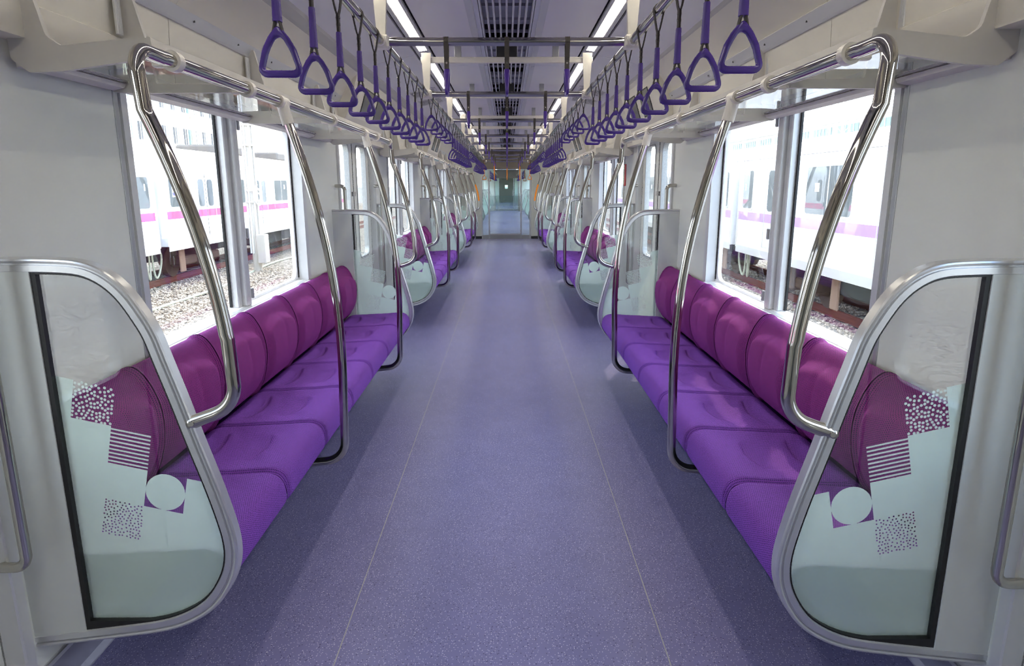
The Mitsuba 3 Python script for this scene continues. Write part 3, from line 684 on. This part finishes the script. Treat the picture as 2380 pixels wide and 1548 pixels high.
# ------------------------------------------------------------------ doors
for s in (-1, 1):
    mm = mir if s > 0 else (lambda m: m)
    for d in range(4):
        j = pnear(d, s) + JOINT
        n = d * 2 + (1 if s < 0 else 2)
        D = struct(f'door_{n}', f'{ORD[d]} {SN[s]} sliding door pair from the camera')
        for q in (-1, 1):
            y0, y1 = sorted((j + q * 0.003, j + q * 0.645)); w0, w1 = sorted((j + q * 0.135, j + q * 0.500))
            leaf = sg.box(y0, 0.01, y1, 1.80).difference(rrect(w0, w1, 0.76, 1.695, 0.06))
            lk = one(D + '__leaf', mm(prism_yz(leaf, -1.296, -1.262)), 'm_wall')
            rim = rrect(w0 - 0.012, w1 + 0.012, 0.748, 1.707, 0.07).difference(rrect(w0, w1, 0.76, 1.695, 0.06))
            one(D + '__window_rim', mm(prism_yz(rim, -1.298, -1.256)), 'm_steel')
            qd = trimesh.Trimesh([(-1.28, w0 - 0.005, 0.755), (-1.28, w1 + 0.005, 0.755), (-1.28, w1 + 0.005, 1.70), (-1.28, w0 - 0.005, 1.70)], [(0, 1, 2), (0, 2, 3)], process=False)
            one(D + '__pane', mm(qd), 'm_window')
            one(D + '__edge_seal', mm(cbox(-1.275, -1.257, j + q * 0.645, j + q * 0.675, 0.0, 1.80)), 'm_black')
            one(D + '__pull', mm(cbox(-1.2625, -1.259, j + q * 0.055 - 0.018, j + q * 0.055 + 0.018, 1.285, 1.32, 0.002)), 'm_black' if q < 0 else 'm_grey')
        one(D + '__joint_rubber', mm(cbox(-1.29, -1.260, j - 0.006, j + 0.006, 0.01, 1.80)), 'm_black')
        one(D + '__sill', mm(cbox(-1.34, -1.20, j - 0.66, j + 0.66, -0.02, 0.004, 0.002)), 'm_steel')
        one(D + '__top_track', mm(cbox(-1.34, -1.24, j - 0.70, j + 0.70, 1.79, 1.86)), 'm_grey')
        # lintel box with the screens
        L = thing('door_lintel', f'pale door head box with two dark screens over the {ORD[d]} {SN[s]} door', 'door header')
        y0, y1 = j - 0.79, j + 0.60
        prof = [(-1.012, 2.150), (-1.020, 2.130), (-1.108, 1.862), (-1.135, 1.815), (-1.22, 1.795), (-1.335, 1.795), (-1.335, 2.1), (-1.1, 2.2)]
        one(L + '__box', mm(prism_xz(prof, y0, y1)), 'm_upper', dx=OX * 0.5)
        ax = np.array([-1.020, 2.130]); bx = np.array([-1.108, 1.862]); dv = bx - ax; nn = np.array([-dv[1], dv[0]]); nn /= np.linalg.norm(nn); nn = nn if nn[0] > 0 else -nn
        for (c0, c1) in ((-0.43, -0.13), (0.06, 0.36)):
            fr = [ax + dv * k + nn * e for k, e in ((0.20, 0.0), (0.20, 0.004), (0.90, 0.004), (0.90, 0.0))]
            sk = one(L + '__bezel', mm(prism_xz([tuple(v) for v in fr], j + c0 - 0.012, j + c1 + 0.012)), 'm_black', dx=OX * 0.5)
            sc = [ax + dv * k + nn * e for k, e in ((0.235, 0.0), (0.235, 0.0052), (0.865, 0.0052), (0.865, 0.0))]
            one(L + '__screen', mm(prism_xz([tuple(v) for v in sc], j + c0, j + c1)), 'm_screen', dx=OX * 0.5)
        for yy in (y0 + 0.05, y1 - 0.05):
            c = ax + dv * 0.75 + nn * 0.001
            one(L + '__screw', mm(cyl((c[0], yy, c[1]), 0.006, 0.004, 'x', 8)), 'm_dark')
        # grab bars on both pillars
        for q, yy in ((1, pnear(d, s) - 0.085), (-1, pnear(d, s) - PIT + LB + 0.105)):
            if d == 0 and q < 0: continue
            path = fillet([(-1.215, 0, 1.367), (-1.150, 0, 1.367), (-1.150, 0, 0.46), (-1.215, 0, 0.46)], 0.045, 8)
            g = thing('door_grab_bar', f'upright chrome grab bar on the pillar {"past" if q > 0 else "before"} the {ORD[d]} {SN[s]} door', 'grab bar')
            put(g + '__tube', P('dgb', s, lambda: tube(path, 0.0125, 14), 40), 'm_chrome', 0, yy)

# red sign and label on the right pillar
t = thing('red_sign', 'narrow red edged notice on the right pillar just beyond the second doorway', 'sign')
sy = pnear(1, 1) + 0.66
one(t + '__plate', cbox(1.2205, 1.214, sy - 0.10, sy + 0.02, 1.365, 1.578, 0.002), 'm_red')
one(t + '__panel', cbox(1.2142, 1.2125, sy - 0.03, sy + 0.014, 1.375, 1.57), 'm_sign')
for k in range(9):
    one(t + '__lettering', cbox(1.2126, 1.2121, sy - 0.015, sy + 0.004, 1.40 + 0.018 * k, 1.41 + 0.018 * k), 'm_signgreen')
t = thing('wall_label', 'pale green label under the red edged notice on the right pillar', 'label')
one(t + '__plate', cbox(1.2205, 1.2165, sy - 0.03, sy + 0.016, 1.20, 1.352, 0.001), 'm_sign')
for k in range(6): one(t + '__lettering', cbox(1.2166, 1.216, sy - 0.018, sy + 0.004, 1.23 + 0.017 * k, 1.239 + 0.017 * k), 'm_signgreen')

# ------------------------------------------------------------------ end walls with the glass gangway doors
def end_wall(name, y, sgn, lab):
    e = struct(name, lab)
    for s in (-1, 1):
        one(e + '__panel', cbox(s * 0.655, s * 1.335, y, y + sgn * 0.08, 0.0, 2.40, 0.003), 'm_wall')
        one(e + '__locker_door', cbox(s * 0.70, s * 0.86, y - sgn * 0.006, y, 0.47, 1.55, 0.003), 'm_wall')
        one(e + '__kick_plate', cbox(s * 0.655, s * 1.22, y - sgn * 0.004, y, 0.0, 0.07), 'm_dark')
    one(e + '__header', cbox(-0.655, 0.655, y - sgn * 0.02, y + sgn * 0.08, 1.80, 2.40, 0.004), 'm_header')
end_wall('wall_far', Y_END, 1, 'white end wall at the far end of the car')
end_wall('wall_back', Y_BACK, -1, 'white end wall behind the camera')
one('wall_back__door_leaf', cbox(-0.655, 0.655, Y_BACK - 0.05, Y_BACK - 0.02, 0.0, 1.80), 'm_doorback')
mat('m_doorback', (120, 128, 130), 0.3)
def gangway_door(y, key, lab):
    D = struct(key, lab)
    z0, z1 = 0.115, 1.80
    for x in (-0.645, -0.455, 0.385, 0.625):
        one(D + '__post', cbox(x - 0.018, x + 0.018, y + 0.0, y + 0.05, 0.0, z1, 0.003), 'm_alu')
    one(D + '__sill', cbox(-0.655, 0.655, y + 0.0, y + 0.06, -0.01, 0.10, 0.004), 'm_steel')
    one(D + '__bottom_rail', cbox(-0.44, 0.37, y + 0.012, y + 0.04, 0.10, 0.135, 0.003), 'm_alu')
    one(D + '__handle', cat([tube(fillet([(0.335, y + 0.0, 0.72), (0.335, y - 0.05, 0.72), (0.335, y - 0.05, 1.18), (0.335, y + 0.0, 1.18)], 0.02, 5), 0.010, 10)]), 'm_chrome', smooth=40)
    for (a, b) in ((-0.627, -0.473), (-0.437, 0.367), (0.403, 0.607)):
        q = trimesh.Trimesh([(a, y + 0.025, 0.10), (b, y + 0.025, 0.10), (b, y + 0.025, z1), (a, y + 0.025, z1)], [(0, 1, 2), (0, 2, 3)], process=False)
        one(D + '__pane', q, 'm_doorglass')
    q = trimesh.Trimesh([(-0.437, y + 0.028, 0.86), (0.367, y + 0.028, 0.86), (0.367, y + 0.028, 1.12), (-0.437, y + 0.028, 1.12)], [(0, 1, 2), (0, 2, 3)], process=False)
    one(D + '__frosted_band', q, 'm_band')
gangway_door(Y_END, 'door_9', 'glass gangway door at the far end of the aisle')

# ------------------------------------------------------------------ the next car, seen through the gangway door
N0 = 18.55
for k, y0 in enumerate((N0, N0 + 20.0)):
    y1 = y0 + 19.3
    nm = 'next_car' if k == 0 else 'next_car_001'
    struct(nm, f'{"next" if k == 0 else "second next"} car seen through the glass gangway door')
    one(nm + '__floor', cbox(-1.33, 1.33, y0 - 0.9, y1, -0.05, 0.0), 'm_floor')
    one(nm + '__ceiling', cbox(-1.33, 1.33, y0 - 0.9, y1, 2.25, 2.30), 'm_ceiling')
    for s in (-1, 1):
        one(nm + '__gangway_side', cbox(s * 0.66, s * 0.70, y0 - 0.82, y0, 0.0, 2.25), 'm_grey')
        wall = sg.box(y0, 0, y1, 2.25)
        for b in range(4):
            yy = y0 + 1.0 + PIT * b
            wall = wall.difference(sg.box(yy + 2.3, 0.8, yy + 4.3, 1.72)).difference(sg.box(yy + 0.1, 0.8, yy + 0.5, 1.7)).difference(sg.box(yy + 0.75, 0.8, yy + 1.15, 1.7))
        one(nm + '__side_wall', prism_yz(wall, s * 1.23, s * 1.33), 'm_wall')
        one(nm + '__upper_wall', prism_xz([(s * 1.22, 1.75), (s * 1.0, 2.16), (s * 0.95, 2.26), (s * 1.3, 2.26)], y0, y1), 'm_upper')
        one(nm + '__rail', tube([(OX + s * 0.507, y0 + 0.5, ZR), (OX + s * 0.507, y1 - 0.5, ZR)], 0.0165, 10), 'm_chrome')
        q = trimesh.Trimesh([(s * 0.53, y0 + 0.5, 2.246), (s * 0.53, y1 - 0.5, 2.246), (s * 0.585, y1 - 0.5, 2.246), (s * 0.585, y0 + 0.5, 2.246)], [(0, 1, 2), (0, 2, 3)], process=False)
        if q.face_normals[0][2] > 0: q.invert()
        one(nm + '__lamp_lens', q, 'm_white', emitter={'type': 'area', 'radiance': {'type': 'rgb', 'value': [v * 0.55 for v in LAMP]}})
        for x0, x1 in ((0.655, 1.335),):
            one(nm + '__end_wall', cbox(s * x0, s * x1, y0 - 0.02, y0 + 0.03, 0, 2.25), 'm_wall')
            one(nm + '__end_wall', cbox(s * x0, s * x1, y1 - 0.05, y1, 0, 2.25), 'm_wall')
    one(nm + '__header', cbox(-0.655, 0.655, y1 - 0.05, y1, 1.8, 2.25), 'm_header')
    if k == 1:
        one(nm + '__cab_wall', prism_xz(sg.box(-0.66, 0.0, 0.66, 1.81).difference(sg.box(-0.16, 1.16, 0.08, 1.46)), y1, y1 + 0.04), 'm_header')
    if k == 0:
        for b in range(4):
            yb = y0 + 2.2 + PIT * b
            for s in (-1, 1):
                partition(yb, s, f'glass partition beyond the gangway door, {ORD[b]} on the {SN[s]} in the next car')
        for s in (-1, 1):
            for i in range(14):
                strap('long', 0, OX + s * 0.507, y0 + 1.6 + i * 0.9, f'purple straps in the {SN[s]} row of the next car, beyond the glass gangway door', group=f'straps of the next car on the {SN[s]}', parts=('sleeve', 'ring'))
            strap('drop', 0, OX + s * 0.507, y0 + 0.8, f'orange strap on the {SN[s]} just beyond the gangway door', orange=True)
gangway_door(N0 + 19.3, 'door_10', 'second glass gangway door, at the far end of the next car')

# ------------------------------------------------------------------ outside: ground, rails, trains, buildings
GZ = -1.30
def ground():
    nx, ny = 60, 80; xs = np.linspace(-60, 60, nx); ys = np.linspace(-15, 110, ny)
    X, Y = np.meshgrid(xs, ys, indexing='ij'); Z = np.full_like(X, GZ)
    v = np.stack([X, Y, Z], -1).reshape(-1, 3); i, j = np.meshgrid(np.arange(nx - 1), np.arange(ny - 1), indexing='ij'); a = (i * ny + j).ravel()
    return trimesh.Trimesh(v, np.vstack([np.c_[a, a + ny, a + ny + 1], np.c_[a, a + ny + 1, a + 1]]), process=False)
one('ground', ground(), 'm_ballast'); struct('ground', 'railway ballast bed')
def stones(n, x0, x1, y0, y1, seed):
    rs = np.random.RandomState(seed)
    ico = trimesh.creation.icosahedron(); base = np.array(ico.vertices) * [1, 1, 0.75]; fc = np.array(ico.faces)
    c = np.c_[rs.uniform(x0, x1, n), rs.uniform(y0, y1, n), np.full(n, GZ + 0.01) + rs.uniform(0, 0.03, n)]
    for xr in (-10.67, -9.53, 6.73, 7.87): c = c[abs(c[:, 0] - xr) > 0.12]
    n = len(c)
    r = rs.uniform(0.016, 0.037, n)
    v = base[None] * r[:, None, None] * rs.uniform(0.75, 1.2, (n, 12, 1)) + rs.normal(0, 0.004, (n, 12, 3))
    q = rs.uniform(0, 2 * math.pi, n); cs, sn = np.cos(q), np.sin(q)
    x = v[..., 0] * cs[:, None] - v[..., 1] * sn[:, None]; y = v[..., 0] * sn[:, None] + v[..., 1] * cs[:, None]
    v = np.stack([x, y, v[..., 2]], -1) + c[:, None]
    return trimesh.Trimesh(v.reshape(-1, 3), (fc[None] + (np.arange(n) * 12)[:, None, None]).reshape(-1, 3), process=False)
k = one('ballast_stones', stones(29000, -9.4, -2.6, 2.5, 22, 5), 'm_stone'); labels[k] = {'label': 'pale ballast stones beside the track outside the left windows', 'category': 'gravel', 'kind': 'stuff'}
k = one('ballast_stones', stones(20000, 2.6, 8.2, 2.5, 24, 6), 'm_stone'); labels[k] = {'label': 'grey ballast stones beside the track outside the right windows', 'category': 'gravel', 'kind': 'stuff'}

def rail_mesh(x, y0, y1):
    z = GZ + 0.02
    return prism_xz([(x - 0.06, z), (x + 0.06, z), (x + 0.06, z + 0.02), (x + 0.01, z + 0.04), (x + 0.01, z + 0.12), (x + 0.035, z + 0.13), (x + 0.035, z + 0.165), (x - 0.035, z + 0.165), (x - 0.035, z + 0.13), (x - 0.01, z + 0.12), (x - 0.01, z + 0.04), (x - 0.06, z + 0.02)], y0, y1)
for s, xc in ((-1, -10.1), (1, 7.3)):
    for q in (-1, 1):
        k = one('track_rail', rail_mesh(xc + q * 0.57, -5, 60), 'm_rust')
        labels[k] = {'label': f'rusty {"nearer" if q == -s else "farther"} rail under the train outside the {SN[s]} windows', 'category': 'rail'}
    for i in range(38):
        yy = 2 + 0.62 * i
        k = one('sleeper', cbox(xc - 1.0, xc + 1.0, yy - 0.11, yy + 0.11, GZ - 0.08, GZ + 0.025, 0.01), 'm_tie')
        labels[k] = {'label': f'concrete sleeper in the ballast under the train outside the {SN[s]} windows', 'category': 'sleeper', 'group': f'sleepers of the {SN[s]} track'}

def train(xc, y0, y1, s, label, stripe, doors, windows, wz, units=3, low=0.0):
    """s: the side of our car it stands on; it shows us the face at xc - s*1.4."""
    t = thing('commuter_train_car', label, 'train car')
    f = -s                                         # direction of the face towards us
    xf = xc + f * 1.4
    z0, z1 = wz
    sec = [(a, z - low * (z > 1.7)) for a, z in [(-1.40, -0.15), (-1.40, 1.85), (-1.34, 2.08), (-1.18, 2.26), (-0.8, 2.40), (0, 2.46), (0.8, 2.40), (1.18, 2.26), (1.34, 2.08), (1.40, 1.85), (1.40, -0.15)]]
    one(t + '__body', prism_xz([(xc + a, z) for a, z in sec], y0, y1), 'm_trainwhite')
    one(t + '__skirt', cbox(xf - f * 0.02, xf + f * 0.004, y0 + 0.05, y1 - 0.05, -0.28, -0.10, 0.003), 'm_trainskirt')
    rf = [(xc + f * 1.345, 2.09), (xc + f * 1.19, 2.275), (xc + f * 0.8, 2.42), (xc, 2.48), (xc - f * 0.8, 2.42), (xc - f * 1.0, 2.3), (xc, 2.4), (xc + f * 1.1, 2.27)]
    one(t + '__roof', prism_xz([(a, z - low) for a, z in rf], y0 + 0.02, y1 - 0.02), 'm_roof')
    xo, hw = xf + f * 0.008, 0.58
    for dy_ in doors:
        d = one(t + '__door', cbox(xf - f * 0.01, xo, dy_ - hw, dy_ + hw, -0.02, z1 + 0.13, 0.004), 'm_trainwhite')
        one(d + '__joint', cbox(xo, xo + f * 0.004, dy_ - 0.008, dy_ + 0.008, 0.0, z1 + 0.12), 'm_traindark')
        for e in (-1, 1):
            one(d + '__edge', cbox(xo - f * 0.012, xo + f * 0.004, dy_ + e * hw, dy_ + e * (hw + 0.025), -0.02, z1 + 0.15), 'm_trainskirt')
            one(d + '__window', prism_yz(rrect(dy_ + e * 0.29 - 0.17, dy_ + e * 0.29 + 0.17, z0 - 0.03, z1 - 0.02, 0.10), xo, xo + f * 0.006), 'm_trainglass')
            one(d + '__stripe', cbox(xo, xo + f * 0.003, *sorted((dy_ + e * 0.012, dy_ + e * (hw - 0.005))), 0.54, 0.735), stripe)
    ys = sorted([y0 + 0.12] + [v for dd in doors for v in (dd - hw - 0.04, dd + hw + 0.04)] + [y1 - 0.12])
    for a, b in zip(ys[::2], ys[1::2]):
        one(t + '__stripe', cbox(xf, xf + f * 0.004, a, b, 0.54, 0.735), stripe)
    for w0, w1 in windows:
        win = one(t + '__window', prism_yz(rrect(w0, w1, z0, z1, 0.07), xf - f * 0.02, xf + f * 0.006), 'm_trainglass')
        one(win + '__surround', prism_yz(rrect(w0 - 0.05, w1 + 0.05, z0 - 0.05, z1 + 0.05, 0.10).difference(rrect(w0, w1, z0, z1, 0.07)), xf, xf + f * 0.012), 'm_trainskirt')
        if w1 - w0 > 1.2: one(win + '__bar', cbox(xf, xf + f * 0.012, (w0 + w1) / 2 - 0.02, (w0 + w1) / 2 + 0.02, z0, z1), 'm_trainskirt')
        one(win + '__notice', cbox(xf, xf + f * 0.009, w0 + (w1 - w0) * 0.70, w0 + (w1 - w0) * 0.80, z0 + 0.42, z0 + 0.58), 'm_bwhite')
    one(t + '__underframe', cbox(xc - 0.62, xc + 0.62, y0 + 0.6, y1 - 0.6, -0.62, -0.16), 'm_traindark')
    for yb in (y0 + 2.6, y1 - 2.6):
        one(t + '__bogie', cat([cbox(xc + f * 0.55, xc + f * 1.05, yb - 1.2, yb + 1.2, -0.80, -0.55, 0.04), cbox(xc + f * 0.6, xc + f * 1.12, yb - 0.35, yb + 0.35, -0.85, -0.30, 0.04)]), 'm_bogie')
        for e in (-1.05, 1.05):
            one(t + '__wheel', cyl((xc + f * 0.60, yb + e, GZ + 0.185 + 0.42), 0.42, 0.13, 'x', 28), 'm_bogie')
            one(t + '__wheel', cyl((xc - f * 0.60, yb + e, GZ + 0.185 + 0.42), 0.42, 0.13, 'x', 28), 'm_bogie')
            one(t + '__axle_box', cbox(xc + f * 0.68, xc + f * 0.95, yb + e - 0.14, yb + e + 0.14, -0.85, -0.58, 0.03), 'm_bogie')
    yy = y0 + 5.0
    while yy < y1 - 5.0:
        w = 0.9 + 0.7 * R.random()
        one(t + '__equipment_box', cbox(xc - 1.05, xc + 1.05, yy, yy + w, -0.75 + 0.15 * R.random(), -0.2, 0.03), 'm_traindark'); yy += w + 0.25
    for k in range(units):
        yb = y0 + 5.45 + k * 5.2
        one(t + '__roof_unit', cbox(xc - 0.8, xc + 0.8, yb, yb + 2.4, 2.40, 2.72, 0.06), 'm_roofunit')
    for e, ye in ((1, y1), (-1, y0)):
        one(t + '__gangway_bellows', cbox(xc - 0.75, xc + 0.75, *sorted((ye - e * 0.02, ye + e * 0.17)), -0.1, 2.1, 0.05), 'm_traindark')
        one(t + '__corner_post', cbox(xf - f * 0.06, xf + f * 0.006, *sorted((ye - e * 0.10, ye - e * 0.02)), -0.14, 2.0, 0.01), 'm_concrete')
        pth = smooth_path([(xc + f * 1.0, ye - e * 0.12, -0.30), (xc + f * 1.05, ye - e * 0.10, -0.8), (xc + f * 1.02, ye + e * 0.02, -0.95), (xc + f * 1.0, ye + e * 0.10, -0.7), (xc + f * 1.0, ye + e * 0.10, -0.3)], 24)
        one(t + '__jumper_cable', tube(pth, 0.025, 8), 'm_cable', smooth=40)
    for k in range(2):
        one(t + '__mud_plate', cbox(xc + f * 1.05, xc + f * 1.10, y0 + 1.15 + k * 14.0, y0 + 1.45 + k * 14.0, -0.95, -0.25, 0.02), 'm_mud')
    return t
mat('m_roofunit', (112, 108, 104), 0.7)
mat('m_mud', (150, 124, 106), 0.7)
train(-10.1, -3.0, 16.75, -1, 'white pink striped train car left of the gap outside the left window', 'm_pink', [14.35, 9.97, 5.6], [(15.82, 16.44), (11.4, 12.9), (7.0, 8.5)], (0.85, 1.59))
train(-10.1, 17.12, 36.5, -1, 'white pink striped train car with grey roof unit outside the left window', 'm_pink', [19.55, 23.93, 28.3, 32.7], [(17.45, 18.07), (20.93, 22.45), (25.35, 26.84), (29.75, 31.2), (34.0, 34.9)], (0.85, 1.59))
train(7.3, -3.0, 17.07, 1, 'white train car with a violet stripe filling the right window', 'm_violet', [14.66, 9.94, 5.2], [(16.08, 16.70), (11.41, 13.19), (6.7, 8.4)], (0.83, 1.71), 0, 0.12)
train(7.3, 17.46, 37.0, 1, 'white train car with a violet stripe beyond the gap outside the right window', 'm_violet', [19.9, 24.6, 29.3, 34.0], [(17.85, 18.45), (21.4, 23.1), (26.1, 27.8)], (0.83, 1.71), 0, 0.12)

# blue notice in the left train's end window
t = thing('window_poster', 'white and blue printed notice in the end window of the left pink striped train', 'poster')
one(t + '__sheet', cbox(-8.691, -8.684, 17.58, 17.92, 1.10, 1.52), 'm_bwhite')
one(t + '__print', cbox(-8.6845, -8.681, 17.60, 17.90, 1.40, 1.50), 'm_blueprint')
one(t + '__print', cbox(-8.6845, -8.681, 17.60, 17.90, 1.14, 1.22), 'm_blueprint')

# cable and pole beside the left track
k = one('ground_cable', tube(smooth_path([(-7.6, 4, GZ + 0.05), (-7.4, 8, GZ + 0.05), (-7.5, 11, GZ + 0.06), (-7.7, 14, GZ + 0.05), (-7.6, 17, GZ + 0.06), (-7.9, 20, GZ + 0.05), (-8.0, 26, GZ + 0.05)], 80), 0.035, 8), 'm_cable', smooth=40)
labels[k] = {'label': 'thin pale hose lying on the ballast outside the left window', 'category': 'hose'}
t = thing('utility_pole', 'pale pole wrapped in white cables in front of the left train', 'pole')
ux, uy = -7.95, 21.1
one(t + '__mast', tube([(ux, uy, GZ), (ux, uy, 9.0)], 0.13, 16), 'm_concrete', smooth=40)
for i in range(7):
    a = i * 0.9
    one(t + '__cable', tube(smooth_path([(ux + 0.16 * math.cos(a), uy + 0.16 * math.sin(a), z) for z in (GZ + 0.6, 0.4, 2.0, 5.0, 9.0)], 20), 0.028, 6), 'm_bwhite', smooth=40)
for z in (0.9, 1.25, 2.6, 3.2): one(t + '__clamp', cyl((ux, uy, z), 0.20, 0.05, 'z', 16), 'm_concrete')
ang = np.linspace(0, 4 * math.pi, 60)
one(t + '__cable_coil', tube([(ux + 0.22, uy - 0.1 + 0.22 * math.sin(a), 0.95 + 0.22 * math.cos(a) + 0.02 * a) for a in ang], 0.024, 6), 'm_bwhite', smooth=40)
one(t + '__switch_box', cbox(ux + 0.12, ux + 0.38, uy - 0.30, uy + 0.10, -1.0, -0.1, 0.02), 'm_concrete')

# building behind the left train
t = thing('depot_building', 'long white building with rows of dark and pale windows behind the left train', 'building')
bx0 = -24.0
one(t + '__wall', cbox(bx0, bx0 - 10, 8, 58.5, GZ, 13.0), 'm_bwhite')
for z0, z1 in ((4.41, 5.57), (6.75, 7.95)):
    for i in range(34):
        y = 32.5 + i * 0.78
        wn = one(t + '__window', cbox(bx0 + 0.02, bx0 - 0.1, y, y + 0.50, z0, z1), 'm_bdark' if (i % 2 == 0) else 'm_bwin')
        if i % 2 == 0: one(wn + '__bar', cbox(bx0 + 0.06, bx0 + 0.02, y + 0.20, y + 0.24, z0, z1), 'm_bwhite')
    one(t + '__ledge', cbox(bx0 + 0.25, bx0, 8, 58.5, z0 - 0.25, z0 - 0.1), 'm_bwhite')
for y in (42.6, 52.3): one(t + '__drain_pipe', tube([(bx0 + 0.25, y, GZ), (bx0 + 0.25, y, 13)], 0.16, 10), 'm_buff')
t = thing('annex_building', 'buff annex with louvres behind the far left train', 'building')
one(t + '__wall', cbox(-22.5, -30, 60.5, 95, GZ, 9.0), 'm_buff')
for i in range(5): one(t + '__louvre', cbox(-22.45, -22.5, 61.5 + i * 3.4, 62.9 + i * 3.4, 3.3, 4.1), 'm_concrete')

# building and gantry behind the right train
t = thing('office_building', 'long low white building with ribbon windows far beyond the right train', 'building')
one(t + '__wall', cbox(30, 42, 40, 110, GZ, 6.95), 'm_bwhite')
one(t + '__eave', cbox(29.2, 42, 40, 112, 6.95, 7.2), 'm_bwhite')
for i in range(14):
    y = 44 + i * 4.8
    wn = one(t + '__window', cbox(29.95, 30.05, y, y + 3.6, 5.95, 6.6), 'm_bwin')
    for q in range(1, 5): one(wn + '__bar', cbox(29.9, 29.96, y + q * 0.72 - 0.05, y + q * 0.72 + 0.05, 5.95, 6.6), 'm_bwhite')
for i, (gx, gy) in enumerate(((20.0, 41.2), (14.0, 60.0))):
    t = thing('catenary_mast', f'{["nearer", "farther"][i]} pale lattice mast behind the right train', 'mast')
    one(t + '__legs', cat([cbox(gx + a - 0.05, gx + a + 0.05, gy + b - 0.05, gy + b + 0.05, GZ, 10) for a in (-0.4, 0.4) for b in (-0.4, 0.4)]), 'm_concrete')
    one(t + '__lattice', cat([tube([(gx - 0.4 * q, gy - 0.4, z), (gx + 0.4 * q, gy - 0.4, z + 0.8)], 0.025, 5) for z in np.arange(0, 9.2, 0.8) for q in (1, -1)]), 'm_concrete')
    one(t + '__arm', cbox(gx - 3.5, gx + 3.5, gy - 0.06, gy + 0.06, 8.4, 8.6), 'm_concrete')
